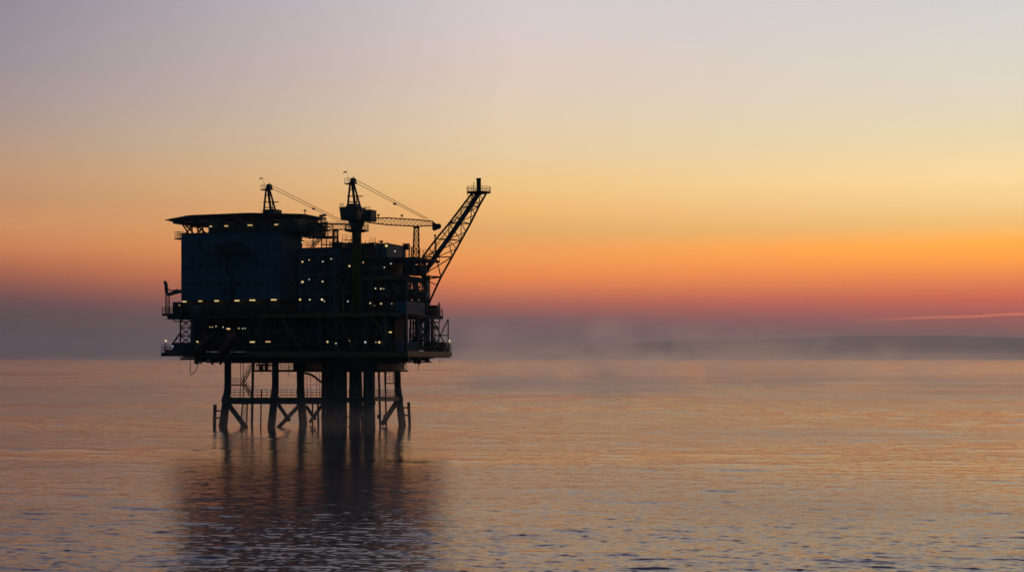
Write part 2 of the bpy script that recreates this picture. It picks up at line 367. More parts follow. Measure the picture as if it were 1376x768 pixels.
part('body', pbox(B(), 588, 596, 460, 473.4, 8.4, 10.3), 'pipe', bx)
part('lid', pbox(B(), 587.7, 596.3, 459.2, 459.95, 8.3, 10.4), 'steel', bx)

# ------------------------------------------------------------------ accommodation block
ab = thing('accommodation_block', 'tall windowless-looking blue-grey living quarters with rows of round portholes', 'building', P(320, 410, -10.5))
v0, v1 = -10.5, -1.8
u0, u1 = U(243.5, v0), U(377.4, v0); um = (u0 + u1) / 2
zt, zb = Zp(313, um, v0), Zp(402.6, um, v0)
mb = B().box(u0, u1, v0, v1, zb, zt)
part('wall', mb, 'block', ab)
part('roof', B().box(u0 - .15, u1 + .15, v0 - .15, v1 + .15, zt + .004, zt + .25), 'steel', ab)
# ribbed cladding on the end wall
mb = B().box(u1 + .004, u1 + .03, v0 + .1, v1 - .1, zb + .2, zt - .1)
for i in range(24):
    v = v0 + .2 + i * .355; mb.box(u1 + .02, u1 + .075, v, v + .14, zb + .2, zt - .1)
part('ribbed_cladding', mb, 'pale', ab)
mb = B()
for k_ in (1, 2, 3):
    z = zb + (zt - zb) * k_ / 4; mb.box(u0 + .05, u1 - .05, v0 - .012, v0 - .002, z - .05, z + .05)
for k_ in range(1, 8):
    x = u0 + (u1 - u0) * k_ / 8; mb.box(x - .04, x + .04, v0 - .02, v0 - .003, zb + .1, zt - .1)
part('panel_joint', mb, 'steel', ab)
part('plinth', pbox(B(), 247, 376, 402.9, 421, -9.9, -2), 'steel', ab)
def porthole(px, py):
    c = P(px, py, v0); f = part('window', B().tube((c.x, v0 - .02, c.z), (c.x, v0 + .02, c.z), .30, n=16), 'glass', ab)
    mb = B(); n = 16
    vs = []
    for rr, yy in ((.30, -.06), (.40, -.06), (.40, -.003), (.30, -.021)):
        for i in range(n):
            t = 2 * math.pi * i / n; vs.append((c.x + rr * math.cos(t), v0 + yy, c.z + rr * math.sin(t)))
    mb.add(vs, [(k * n + i, k * n + (i + 1) % n, ((k + 1) % 4) * n + (i + 1) % n, ((k + 1) % 4) * n + i) for k in range(4) for i in range(n)])
    part('window_frame', mb, 'steel', f)
for px, y1, y2 in ((269.8, 355.8, 382.2), (283, 355.4, 382), (296.5, 355.1, 381.6), (320.4, 354.3, 381), (333.3, 354, 380.8), (346.5, 353.7, 380.6)):
    porthole(px, y1); porthole(px, y2)
for px in (382.6, 390.8):
    # end wall portholes
    best = min((abs((688 + F * (world((u1, v, 0)).x / world((u1, v, 0)).y)) - px), v) for v in np.linspace(v0, v1, 60))[1]
    z = Zp(380.8, u1, best)
    part('window', B().tube((u1 + .076, best, z), (u1 + .10, best, z), .33, n=14), 'glass', ab)
bl = part('balcony', pbox(B(), 283, 337, 338.6, 340.6, v0 - 1.3, v0 - .004), 'steel', ab)
a, c = P(283.5, 338.5, v0 - 1.25), P(336.5, 338.5, v0 - 1.25)
part('railing', B().rail([a, c], h=1.1, step=1.2), 'steel', bl)
mb = pbox(B(), 303, 322, 324, 338.4, v0 - .5, v0 - .004); part('louvre_box', mb, 'steel', ab)
mb = pbox(B(), 287, 299, 327, 338.4, v0 - .35, v0 - .004); part('louvre_box', mb, 'green', ab)
part('downpipe', B().path([P(304.5, 341, v0 - .25), P(304.5, 367, v0 - .25), P(312, 369, v0 - .25), P(312, 402, v0 - .25)], .26, 8), 'steel', ab)
part('downpipe', B().path([P(268, 321, v0 - .2), P(268, 330, v0 - .2), P(276, 340, v0 - .2), P(284, 341, v0 - .2)], .2, 8), 'steel', ab)
mb = B().ball((P(304, 389.5, v0).x, v0 - .35, P(304, 389.5, v0).z), .6, .34, .55); part('vent_cowl', mb, 'steel', ab)
mb = pbox(B(), 280, 400, 299, 312, -8.6, -2); part('roof_plant_room', mb, 'green', ab)
# corner gallery under the helideck
cg = part('roof_gallery', pbox(B(), 234.5, 251, 319.3, 321, v0, v0 + 5), 'steel', ab)
a, c = P(235, 319.2, v0 + .1), P(247, 319.2, v0 + .1)
part('railing', B().rail([a, c], step=1.0, h=1.25).rail([a, a + Vector((0, 4.7, 0))], step=1.0, h=1.25), 'steel', cg)

# ------------------------------------------------------------------ helideck
hd = thing('helideck', 'broad flat eight-sided helicopter deck overhanging the living quarters roof', 'helideck', P(330, 300, 1))
zc = 42.3; cu = U(331, 0); cv = -.4
def oct_(a, b_, k=.42):
    return [(cu + x * a, cv + y * b_) for x, y in ((-1, -k), (-k, -1), (k, -1), (1, -k), (1, k), (k, 1), (-k, 1), (-1, k))]
part('deck', B().prism(oct_(15.4, 9.6), zc - .5, zc), 'deck', hd)
part('edge_gutter', B().prism(oct_(14.8, 9.0), zc - .95, zc - .51), 'steel', hd)
mb = B(); o1, o2 = oct_(15.4, 9.6), oct_(16.3, 10.5)
for i in range(8):
    a, c = o2[i], o2[(i + 1) % 8]; a1, c1 = o1[i], o1[(i + 1) % 8]
    mb.tube((*a, zc - .2), (*c, zc - .2), .07, n=4)
    n = 8
    for j in range(n + 1):
        t = j / n
        mb.tube((a1[0] + (c1[0] - a1[0]) * t, a1[1] + (c1[1] - a1[1]) * t, zc - .3), (a[0] + (c[0] - a[0]) * t, a[1] + (c[1] - a[1]) * t, zc - .2), .05, n=4)
    mb.tube(((a[0] + a1[0]) / 2, (a[1] + a1[1]) / 2, zc - .25), ((c[0] + c1[0]) / 2, (c[1] + c1[1]) / 2, zc - .25), .05, n=4)
part('safety_net_frame', mb, 'steel', hd)
for i in range(7):
    u = cu - 11.5 + i * 3.8
    mb = B().tube((u, cv - 7.6, zc - 1.1), (u, cv + 7.6, zc - 1.1), .16, n=6)
    part('underbeam', mb, 'steel', hd)
for (x0, y0, x1, y1, va, vb) in ((243.5, 298.5, 253, 313, -6, -6), (246, 299, 259, 312, 2, -2), (262, 300, 250, 313, 0, 0), (262, 300, 276, 313, -4, -4), (277, 300, 266, 313, 2, 2), (341, 296, 356, 312.5, -10, -9.8), (302, 296, 316, 312, -10, -9.8), (380, 296, 366, 312.5, -10, -9.8), (398, 297, 412, 311, -6, -5)):
    part('strut', B().tube(P(x0, y0, va), P(x1, y1, vb), .17, n=6), 'steel', hd)
for px, v in ((266, -3), (272.5, 1), (258, 4), (299, -8.5), (345, -8.5), (390, -4)):
    a = P(px, 313, v); part('post', B().tube(a, (a.x, a.y, zc - .9), .17, n=6), 'steel', hd)
part('brace_rail', B().tube(P(250, 305, -4), P(278, 304.5, -4), .11, n=5).tube(P(263, 305, -4), P(270, 312, -4), .1, n=5), 'steel', hd)
for px in (303, 409.8):
    pass
ml = thing('marker_light_post', 'tiny marker light post on the helideck rim near the walkway tower', 'marker light', (U(409.8, -3), -3, zc))
part('post', B().tube((U(409.8, -3), -3, zc + .002), (U(409.8, -3), -3, zc + .7), .08), 'steel', ml)
part('head', B().box(U(409.8, -3) - .22, U(409.8, -3) + .22, -3.2, -2.8, zc + .7, zc + .95), 'steel', ml)

# ------------------------------------------------------------------ cranes
def crane_top(cr, X, v, k=1.0):
    """A-frame mast with platform, ladder rungs and wind vane; X maps design px/py -> point"""
    leg_ = lambda a, c, r: part('mast_leg', B().tube(X(*a, v - .7), X(*c, v - .2), r), 'steel', cr)
    leg_((467, 280), (470.5, 246), .20); leg_((485.5, 283), (475.2, 246), .20)
    part('mast_leg', B().tube(X(477.5, 280, v + .9), X(473.2, 246, v + .2), .26), 'steel', cr)
    for y, x0, x1 in ((254.5, 469, 478.5), (263.6, 466.5, 487.5), (271, 467, 483)):
        part('mast_rung', B().tube(X(x0, y, v - .5), X(x1, y, v - .5), .11, n=5), 'steel', cr)
    part('mast_rung', B().tube(X(479, 272, v), X(484, 280, v), .09).tube(X(479, 264, v), X(483, 272, v), .09).tube(X(479, 264, v), X(479, 272, v), .08), 'steel', cr)
    a, c = X(469.6, 246.5, v - .6), X(476.2, 238.6, v - .6)
    part('mast_head', B().hexa([(a.x, v - .6, a.z), (c.x, v - .6, a.z), (c.x, v + .6, a.z), (a.x, v + .6, a.z), (a.x + .2, v - .5, c.z), (c.x - .25, v - .5, c.z), (c.x - .25, v + .5, c.z), (a.x + .2, v + .5, c.z)]).tube((c.x - .5, v, c.z), (c.x - .5, v, c.z + .35), .08), 'steel', cr)
    a, c = X(463.2, 246.2, v - .5), X(470, 246.2, v - .5)
    p = part('mast_platform', B().box(a.x, c.x, v - .7, v + .7, a.z - .16, a.z), 'steel', cr)
    part('railing', B().rail([(a.x + .05, v - .65, a.z), (c.x, v - .65, a.z)], h=.95, step=.7, r=.035), 'steel', p)
    q = part('vane_pole', B().tube(X(468.5, 246, v), X(467.6, 236, v), .035, n=4).tube(X(467.6, 236, v), X(465.8, 231.5, v), .03, n=4), 'steel', cr)
    a = X(463.6, 231.6, v)
    part('wind_vane', B().hexa([a + Vector((-.4, -.04, -.15)), a + Vector((.36, -.04, .02)), a + Vector((.36, .04, .02)), a + Vector((-.4, .04, -.15)), a + Vector((-.3, -.04, .12)), a + Vector((.42, -.04, .26)), a + Vector((.42, .04, .26)), a + Vector((-.3, .04, .12))]), 'flag', q)
def boom(cr, c0, c1, n, rc=.12, rb=.04):
    part('boom', B().truss(c0, c1, n, rc, rb, cross=True), 'steel', cr)
# nearer crane
VA = -7.0
c2 = thing('pedestal_crane', 'offshore crane on a tall yellow pedestal, its boom lowered onto the lattice rest', 'crane', P(479, 421, VA), 'deck cranes')
a = P(479.3, 421, VA); zt_ = P(479.3, 301, VA).z
part('pedestal', B().lathe((a.x, VA, 0), [(.92, a.z + .01), (.92, zt_ - 1.6), (1.0, zt_ - 1.2), (1.55, zt_ + .2)], 20), 'yellow', c2, True)
zr = P(479, 310, VA).z
q = part('ring_platform', B().lathe((a.x, VA, zr), [(1.0, -.35), (2.35, -.05), (2.35, .1), (1.0, .1)], 20), 'steel', c2)
mb = B(); n = 14
pts = [(a.x + 2.3 * math.cos(2 * math.pi * i / n), VA + 2.3 * math.sin(2 * math.pi * i / n), zr + .1) for i in range(n + 1)]
part('railing', mb.rail(pts, h=1.1, step=1.2), 'steel', q)
I2 = lambda px, py, v: P(px, py, v)
hz0, hz1 = P(470, 296, VA).z, P(470, 279, VA).z
ua, ub = P(461.5, 280, VA).x, P(486, 280, VA).x
mb = B().hexa([(ua + .3, VA - 1.7, hz0), (ub - .2, VA - 1.7, hz0), (ub - .2, VA + 1.7, hz0), (ua + .3, VA + 1.7, hz0), (ua, VA - 1.8, hz1), (ub, VA - 1.8, hz1), (ub, VA + 1.8, hz1), (ua, VA + 1.8, hz1)])
part('machinery_house', mb, 'green', c2)
part('slew_base', B().lathe((a.x, VA, 0), [(1.5, zt_ + .1), (1.7, hz0 + .05)], 18), 'steel', c2)
part('winch_housing', B().hexa([(P(467, 0, VA).x, VA - 1.2, hz1 + .003), (P(484, 0, VA).x, VA - 1.2, hz1 + .003), (P(484, 0, VA).x, VA + 1.2, hz1 + .003), (P(467, 0, VA).x, VA + 1.2, hz1 + .003), (P(470.5, 0, VA).x, VA - .8, P(470, 274, VA).z), (P(479.5, 0, VA).x, VA - .8, P(470, 274, VA).z), (P(479.5, 0, VA).x, VA + .8, P(470, 274, VA).z), (P(470.5, 0, VA).x, VA + .8, P(470, 274, VA).z)]), 'steel', c2)
part('roof_rail', B().rail([(ua + .1, VA - 1.7, hz1 + .004), (ua + .9, VA - 1.7, hz1 + .004)], h=.7, step=.4, r=.035), 'steel', c2)
crane_top(c2, I2, VA)
cb = part('cab', pbox(B(), 488.3, 498.6, 281.5, 296.5, VA - 2.0, VA + .4), 'green', c2)
part('cab_window', pbox(B(), 494.5, 498.2, 284, 292, VA - 2.05, VA - 2.004), 'glass', cb)
part('cab_arm', pbox(B(), 485.6, 488.2, 287, 297, VA - .8, VA + .3), 'steel', c2)
part('roof_rail', B().rail([P(489, 281.4, VA - 1.9), P(497.5, 281.4, VA - 1.9)], h=.55, step=.4, r=.03), 'steel', cb)
VT = 1.0
def quad(x, yt, yb, v, w): return [P(x, yt, v - w), P(x, yt, v + w), P(x, yb, v + w), P(x, yb, v - w)]
boom(c2, quad(491, 293.4, 298.4, VA, .3), quad(520, 292.6, 302.0, -5, .3), 5)
boom(c2, quad(520, 292.6, 302.0, -5, .3), quad(561, 295.2, 304.0, -1.5, .3), 7)
boom(c2, quad(561, 295.2, 304.0, -1.5, .3), quad(582, 297.3, 303.0, 0, .25), 4)
mb = B(); mb.hexa([P(580.5, 304.5, -.4), P(589, 308.4, -.4), P(589, 308.4, .5), P(580.5, 304.5, .5), P(581, 297, -.4), P(588, 301.5, -.4), P(588, 301.5, .5), P(581, 297, .5)])
hd_ = part('boom_head', mb, 'steel', c2)
part('sheave', B().tube(P(589, 304, -.3), P(589.3, 304, .4), .55, n=12), 'steel', hd_)
part('sheave', B().tube(P(584, 306.5, -.3), P(584.3, 306.5, .4), .5, n=12), 'steel', hd_)
for (a_, c_) in (((477, 240.8), (577, 294.8)), ((477.5, 245.4), (571, 294))):
    part('hoist_cable', B().tube(P(*a_, VA), P(*c_, -.6), .055, n=5), 'rope', c2)
e = P(530.6, 273.3, -3.8)
part('cable_spreader', B().hexa([e + Vector((-.38, -.12, -.2)), e + Vector((.38, -.12, -.3)), e + Vector((.38, .12, -.3)), e + Vector((-.38, .12, -.2)), e + Vector((-.2, -.1, .2)), e + Vector((.2, -.1, .12)), e + Vector((.2, .1, .12)), e + Vector((-.2, .1, .2))]), 'steel', c2)
for px, py in ((508.5, 291.5), (540, 292)):
    e = P(px, py + .6, -5 if px < 520 else -3.2); part('floodlight', B().tube(e, e + Vector((0, 0, .35)), .09).box(e.x - .22, e.x + .22, e.y - .15, e.y + .15, e.z + .33, e.z + .62), 'steel', c2)
# farther crane behind the helideck
VC = 7.0
c1 = thing('pedestal_crane', 'offshore crane standing behind the helideck, only its dark mast showing above the deck edge', 'crane', P(362, 371, VC), 'deck cranes')
kx = lambda px, py, v: P(360 + (px - 473) * .98, 254.2 + (py - 246) * .98, v)
a = P(361.5, 371, VC); zt_ = P(361.5, 291, VC).z
part('pedestal', B().lathe((a.x, VC, 0), [(.95, a.z - 8), (.95, zt_ - 1.5), (1.5, zt_ + .2)], 18), 'yellow', c1, True)
part('machinery_house', pbox(B(), 353.5, 368.5, 281, 291, VC - 1.6, VC + 1.6), 'green', c1)
part('roof_rail', B().rail([P(351.5, 288, VC - 1.7), P(353.4, 288, VC - 1.7)], h=.8, step=.3, r=.03).rail([P(368.6, 288, VC - 1.7), P(377, 288, VC - 1.7)], h=1.0, step=.6, r=.035), 'steel', c1)
crane_top(c1, kx, VC)
boom(c1, quad(366, 299.5, 306.5, VC, .3), quad(420, 300.3, 308.2, VC - .5, .3), 8)
boom(c1, quad(420, 300.3, 308.2, VC - .5, .3), quad(477, 301.4, 308.2, VC - 1.5, .3), 9)
for (a_, c_) in (((364, 248.6), (466, 299)), ((364.5, 252.6), (459, 298.5))):
    part('hoist_cable', B().tube(P(*a_, VC), P(*c_, VC - 1.3), .055, n=5), 'rope', c1)
e = P(421.6, 280, VC - .7)
part('cable_spreader', B().hexa([e + Vector((-.35, -.12, -.2)), e + Vector((.35, -.12, -.3)), e + Vector((.35, .12, -.3)), e + Vector((-.35, .12, -.2)), e + Vector((-.2, -.1, .2)), e + Vector((.2, -.1, .12)), e + Vector((.2, .1, .12)), e + Vector((-.2, .1, .2))]), 'steel', c1)

# boom rests
def rest(x0, x1, y0, y1, v, w, label, n, flare=0):
    r = thing('boom_rest', label, 'lattice tower', P((x0 + x1) / 2, y1, v), 'lattice boom rests')
    c0 = [P(x0 - flare, y1, v - w), P(x1 + flare * .3, y1, v - w), P(x1 + flare * .3, y1, v + w), P(x0 - flare, y1, v + w)]
    c1_ = [P(x0, y0, v - w), P(x1, y0, v - w), P(x1, y0, v + w), P(x0, y0, v + w)]
    part('lattice_mast', B().truss(c0, c1_, n, .15, .085), 'steel', r)
    part('cradle', B().hexa([P(x0 - 1, y0, v - w), P(x1 + 1, y0, v - w), P(x1 + 1, y0, v + w), P(x0 - 1, y0, v + w), P(x0 - 1.5, y0 - 2.5, v - w), P(x1 + 1.5, y0 - 2.5, v - w), P(x1 + 1.5, y0 - 2.5, v + w), P(x0 - 1.5, y0 - 2.5, v + w)]), 'steel', r)
rest(556.6, 562.6, 306.5, 370, -.6, .5, 'slim lattice tower holding up the end of the nearer crane boom', 8, 2.5)
rest(448.5, 454, 311, 334.5, 5.5, .5, 'short lattice tower under the boom of the farther crane, left of the yellow pedestal', 4, .8)

# ------------------------------------------------------------------ flare boom
fb = thing('flare_boom', 'long slanting lattice boom carrying the flare pipe and stack out over the sea', 'flare boom', P(570, 372, 4))
v = 3.2; w = 2.2
LC = [(634, 260), (619.5, 279), (603.5, 300), (586, 321), (567.5, 345.5)]
RC = [(653, 260.5), (643.6, 277), (632, 300.5), (619.5, 323), (607.5, 345)]
lc = [P(x, y, v - w * .2) for x, y in LC]; rc_ = [P(x, y, v - w * .2) for x, y in RC]
mid = [P(644.5, 259, v + w), P(634, 276.5, v + w), P(619.5, 297, v + w), P(602.5, 321, v + w), P(586, 345.5, v + w)]
foot = [P(592.5, 372, v - w * .2), P(576, 408, v - w * .2)]
mb = B()
for ch in (lc, rc_, mid): mb.path(ch, .2, 6)
for i in range(5):
    mb.tube(lc[i], rc_[i], .11, n=5).tube(lc[i], mid[i], .1, n=5).tube(rc_[i], mid[i], .1, n=5)
    if i < 4:
        mb.tube(lc[i], mid[i + 1], .1, n=5); mb.tube(rc_[i + 1], mid[i], .1, n=5)
        mb.tube(rc_[i], lc[i + 1], .1, n=5) if i % 2 else mb.tube(lc[i], rc_[i + 1], .1, n=5)
        m_ = rc_[i].lerp(rc_[i + 1], .5); mb.tube(m_, mid[i + 1], .09, n=5); mb.tube(m_, mid[i], .09, n=5)
        m_ = lc[i].lerp(lc[i + 1], .5); mb.tube(m_, mid[i + 1], .08, n=5)
mb.path([rc_[4], foot[0], foot[1]], .2, 6)
rt = P(566, 370.5, v + .4)
mb.tube(foot[0], rt, .16, n=5).tube(rc_[4], rt, .12, n=5).tube(mid[4], foot[0], .12, n=5).tube(lc[4], rt, .18, n=5).tube(mid[4], rt, .16, n=5).tube(foot[0], P(570, 375, v + .4), .14, n=5)
mb.tube(foot[1], P(573, 378, v), .12, n=5).tube(foot[0].lerp(foot[1], .3), P(571.5, 376, v), .1, n=5).tube(lc[4], rc_[4], .12, n=5)
part('lattice', mb, 'steel', fb)
part('flare_pipe', B().path([P(643.5, 259, v + .6), P(633, 275.5, v + .6), P(602, 321, v + .6), P(583, 347, v + .6), P(567, 372, v + .6)], .48, 10), 'pipe', fb, True)
mb = B(); pts = [P(638, 259, v), P(625, 276, v), P(609, 297, v), P(592, 320, v), P(574, 347, v)]
off = Vector((.45, 0, .0))
mb.path(pts, .045, 4); mb.path([p + off for p in pts], .045, 4)
for a_, c_ in zip(pts, pts[1:]):
    for i in range(14): q = a_.lerp(c_, i / 14); mb.tube(q, q + off, .04, n=4)
part('ladder', mb, 'steel', fb)
cpt = P(643.3, 258.6, v + .3)
p = part('tip_platform', B().lathe(cpt, [(1.0, -.3), (2.35, -.08), (2.4, .08), (0.3, .09)], 22), 'steel', fb)
pts = [(cpt.x + 2.33 * math.cos(2 * math.pi * i / 14), cpt.y + 2.33 * math.sin(2 * math.pi * i / 14), cpt.z + .08) for i in range(15)]
part('railing', B().rail(pts, h=1.0, step=.9, r=.035), 'steel', p)
part('flare_stack', B().lathe(cpt, [(.5, -.5), (.44, .3), (.44, 2.55), (.5, 2.6), (.5, 2.78), (.38, 2.78)], 14), 'steel', fb, True)
e = P(636.6, 258, v); part('pilot_pipe', B().tube(V3(e, -.2), P(636.6, 244.5, v), .07, n=5), 'steel', fb)
e = P(628.5, 262.5, v); part('tip_bracket', B().path([P(628, 259.5, v), e, P(630, 264, v)], .06, 4), 'steel', fb)

# ------------------------------------------------------------------ stair tower
sw = thing('stair_tower', 'open zigzag escape stair tower with landings beside the living quarters', 'stair tower', P(425, 421, -8))
VS = -8.5
for py in (341.5, 368, 394.5):
    A, C = P(404, py, VS), P(449, py, VS)
    lq = part('landing', B().box(A.x, C.x, VS, VS + 2.4, A.z - .22, A.z), 'pale', sw)
    part('railing', B().rail([(A.x, VS + .05, A.z), (C.x, VS + .05, A.z)], step=1.5, h=1.1), 'steel', lq)
for (x0, y0, x1, y1) in ((412, 340.5, 431, 320), (412, 367, 434, 343), (412, 393.5, 434, 370), (412, 420, 434, 396)):
    flight(P(x0, y0, VS + .6), P(x1, y1, VS + .6), sw, 1.0, 'pale')
for px, top in ((449.5, 336), (404, 313)):
    A, C = P(px, top, VS), P(px, 421, VS); part('post', B().tube(C, A, .15, n=6), 'pale', sw)
part('post', B().tube(P(439.5, 421, VS + 2), P(439.5, 336, VS + 2), .12, n=6), 'steel', sw)
ws = thing('walkway_scaffold', 'tangle of railed landings at the helideck edge behind the stair tower', 'walkway', P(430, 318, -5))
VW = -4.5
for py in (299.5, 303.5, 309, 317.6):
    A, C = P(419.5, py, VW), P(438 if py < 317 else 446.5, py, VW)
    wq = part('landing', B().box(A.x, C.x, VW, VW + 2.6, A.z - (.16 if py < 317 else .35), A.z), 'steel', ws)
    part('railing', B().rail([(A.x, VW + .05, A.z), (C.x, VW + .05, A.z)], step=.9, h=.95), 'steel', wq)
for px, y0, y1 in ((421, 297, 333), (430.5, 289.5, 318), (433, 291, 318), (436.5, 292, 318), (439.5, 297, 318), (426, 297, 318), (432, 318, 333.5), (438.7, 318, 333.5), (447.3, 300, 334)):
    part('post', B().tube(P(px, y0, VW + .6), P(px, y1, VW + .6), .11, n=5), 'steel', ws)
part('floodlight_cluster', pbox(B(), 429, 433.5, 288.2, 291, VW, VW + .8).box(P(434, 289, VW).x, P(436.8, 289, VW).x, VW, VW + .6, P(434, 290, VW).z, P(434, 287.3, VW).z).box(P(433.4, 290, VW).x, P(434.2, 290, VW).x, VW + .1, VW + .5, P(434, 290, VW).z, P(434, 288.8, VW).z), 'steel', ws)
part('cross_rail', B().tube(P(432, 329, VW + .6), P(447, 329, VW + .6), .09, n=5), 'steel', ws)
part('railing', B().rail([P(438, 303.4, VW + .6), P(468, 303.4, VW + 3)], step=1.0, h=.7), 'steel', ws)
part('wall_panel', pbox(B(), 397.6, 419, 300, 317, -4, 2), 'green', ws)

# ------------------------------------------------------------------ process modules (bulk of the topsides)
def module(name, label, cat, px0, px1, py0, py1, v0_, v1_, mat, extras=()):
    o = thing(name, label, cat, P((px0 + px1) / 2, py1, v0_))
    part('wall', pbox(B(), px0, px1, py0, py1, v0_, v1_), mat, o)
    part('roof', pbox(B(), px0 - .6, px1 + .6, py0 - .9, py0 - .05, v0_ - .1, v1_ + .1), 'steel', o)
    rnd = random.Random(int(px0 * 7 + py0))
    for i in range(max(1, int((px1 - px0) / 16))):
        x = px0 + 4 + i * 16 + rnd.random() * 4; h = (py1 - py0)
        part('stiffener', pbox(B(), x, x + 1.3, py0 + .6, py1 - .6, v0_ - .14, v0_ - .004), 'steel', o)
    for i in range(extras[0] if extras else 0):
        x = px0 + 5 + rnd.random() * (px1 - px0 - 16); y = py0 + (py1 - py0) * .25 + rnd.random() * 3
        d = part('door', pbox(B(), x, x + 6, y + 2, min(py1 - 1, y + 15), v0_ - .1, v0_ - .004), 'pipe', o)
        part('door_frame', pbox(B(), x - .5, x + 6.5, y + 1.3, y + 1.95, v0_ - .12, v0_ - .004), 'steel', d)
    return o
module('service_module', 'tall dark service module behind the zigzag stair tower', 'module', 400, 456, 333.2, 420.6, -5.4, 8, 'block', (3,))
module('compressor_module', 'dark compressor module directly behind the yellow crane pedestal', 'module', 456, 490, 335, 420.6, -4.6, 8, 'green', (2,))
module('turbine_module', 'dark turbine module beneath the blue roof cabin', 'module', 487, 521, 347, 370.4, -4, 6.5, 'green', (3,))
module('separator_module', 'dark module on the middle deck right of the pedestal', 'module', 488, 526, 374.6, 420.6, -5, 1.5, 'green', (4,))
module('utility_module', 'long dark utility module filling the lowest deck behind the lifeboats and columns', 'module', 262, 452, 425, 471.6, -7.2, 8.4, 'green', (9,))
module('wellhead_module', 'dark wellhead module on the lowest deck below the yellow pedestal', 'module', 452.8, 531, 425, 471.6, -6.6, -.5, 'green', (5,))
module('cellar_tank_room', 'dark enclosed room hung under the lowest deck between the wide legs', 'module', 434, 507, 481, 496.8, -6.8, 6, 'steel')
module('cellar_pump_room', 'small dark enclosure hung under the lowest deck left of the conductors', 'module', 394, 411, 481, 496.8, -6.8, 6, 'steel')
module('blue_roof_cabin', 'blue-sided cabin on the top deck beside the lattice boom rest', 'cabin', 506, 520.5, 327.6, 345.2, -3.6, 5.2, 'block', (1,))
for x0, x1, y0, lab in ((445.6, 459.6, 326.2, 'dark plant box on the module roof beside the short lattice rest'), (467, 476.4, 326.2, 'small dark plant box tight against the far side of the yellow pedestal'), (485.5, 496.6, 327.3, 'dark plant box on the roof just beyond the yellow pedestal, with a lattice guard')):
    b_ = thing('roof_plant_box', lab, 'plant box', P((x0 + x1) / 2, 334, -3.4))
    part('body', pbox(B(), x0, x1, y0, 336, -3.4, .5), 'green', b_)
    part('lid', pbox(B(), x0 - .4, x1 + .4, y0 - .8, y0 - .05, -3.5, .6), 'steel', b_)
    for k_ in range(3):
        x = x0 + 2 + k_ * (x1 - x0 - 4) / 2; part('vent_pipe', B().tube(P(x, y0 - .5, -2), P(x, y0 - 2.2 - k_ % 2, -2), .08, n=5), 'steel', b_)
    if x0 > 480:
        part('lattice_guard', B().truss([P(497, 336, -3), P(501, 336, -3), P(501, 336, -1)], [P(497, 327.3, -3), P(501, 327.3, -3), P(501, 327.3, -1)], 3, .09, .07), 'steel', b_)
part_root = thing('louvre_screen', 'open lattice screen box standing beyond the blue roof cabin', 'screen', P(546, 335, -3))
part('grid', B().truss([P(542, 335, -3), P(550, 335, -3), P(550, 335, -1), P(542, 335, -1)], [P(542, 327.5, -3), P(550, 327.5, -3), P(550, 327.5, -1), P(542, 327.5, -1)], 3, .12, .1), 'steel', part_root)
part('post', B().tube(P(542.3, 335, -3), P(542.3, 345.4, -3), .1, n=5).tube(P(549.7, 335, -3), P(549.7, 345.4, -3), .1, n=5), 'steel', part_root)
wm = thing('whip_mast', 'thin mast standing between the boom rest and the flare boom', 'mast', P(585, 352, 5.5))
part('pole', B().tube(P(584.6, 352, 5.5), P(584.6, 317, 5.5), .11, n=6).tube(P(584.6, 352, 5.5), P(568, 371, 5.5), .11, n=6), 'steel', wm)
part('lamp_head', B().ball(P(584.6, 316.5, 5.5), .22, .22, .3), 'steel', wm)
rf = thing('roof_cabin_flood', 'hooded roof vent on top of the blue roof cabin', 'vent', P(512, 327, -1))
part('hood', B().lathe(P(512.5, 327, -1), [(.18, -.1), (.18, .25), (.42, .3), (.3, .55), (.08, .6)], 10), 'steel', rf, True)

# open bays with pipework
def pipes(label, x0, x1, y0, y1, va, vb, n, seed, r=(.07, .2)):
    o = thing('pipe_rack', label, 'pipework', P((x0 + x1) / 2, y1, va))
    rnd = random.Random(seed)
    ys = [y0 + (y1 - y0) * (i + .5) / 3 for i in range(3)]
    for i in range(n):
        v = va + (vb - va) * rnd.random(); x = x0 + (x1 - x0) * rnd.random(); rr = r[0] + (r[1] - r[0]) * rnd.random()
        if i % 3 == 0:
            y = y0 + (y1 - y0) * rnd.random(); part('pipe', B().tube(P(x0, y, v), P(x1, y, v), rr, n=6), 'pipe', o, True)
        elif i % 3 == 1:
            y = y0 + (y1 - y0) * rnd.random(); x2 = min(x1, x + 6 + 6 * rnd.random())
            part('pipe', B().path([P(x, y1, v), P(x, y, v), P(x2, y, v), P(x2, y0, v)], rr, 6), 'pipe', o, True)
        else:
            part('pipe', B().tube(P(x, y1, v), P(x, y0, v), rr, n=6), 'pipe', o, True)
    for i in range(max(2, n // 6)):
        x = x0 + (x1 - x0) * rnd.random(); y = y1 - (y1 - y0) * .3 * rnd.random(); v = va + (vb - va) * rnd.random()
        c = P(x, y, v); part('valve', B().ball(c, .5, .5, .45, 8, 5).tube(c, V3(c, .8), .08, n=5).tube(V3(c, .78) - Vector((.4, 0, 0)), V3(c, .78) + Vector((.4, 0, 0)), .1, n=5), 'pipe', o)
    return o
pipes('dense pipework in the open bay at the foot of the flare boom', 541, 572, 346.5, 370, -3, 5, 26, 3)
pipes('pipework and valves in the open end bay between upper and middle decks', 542, 574, 375, 420, -3, 6, 34, 5, (.08, .26))
pipes('pipework in the open end bay between middle and lowest decks', 550, 577, 426, 470, -3, 7, 26, 9, (.08, .18))
pipes('pipe bundle along the front of the module right of the pedestal', 490, 540, 376, 404, -6.2, -5.6, 14, 11, (.06, .14))
pipes('pipe bundle along the front of the lowest deck below the pedestal', 440, 530, 428, 468, -9.5, -8.2, 20, 12, (.06, .16))
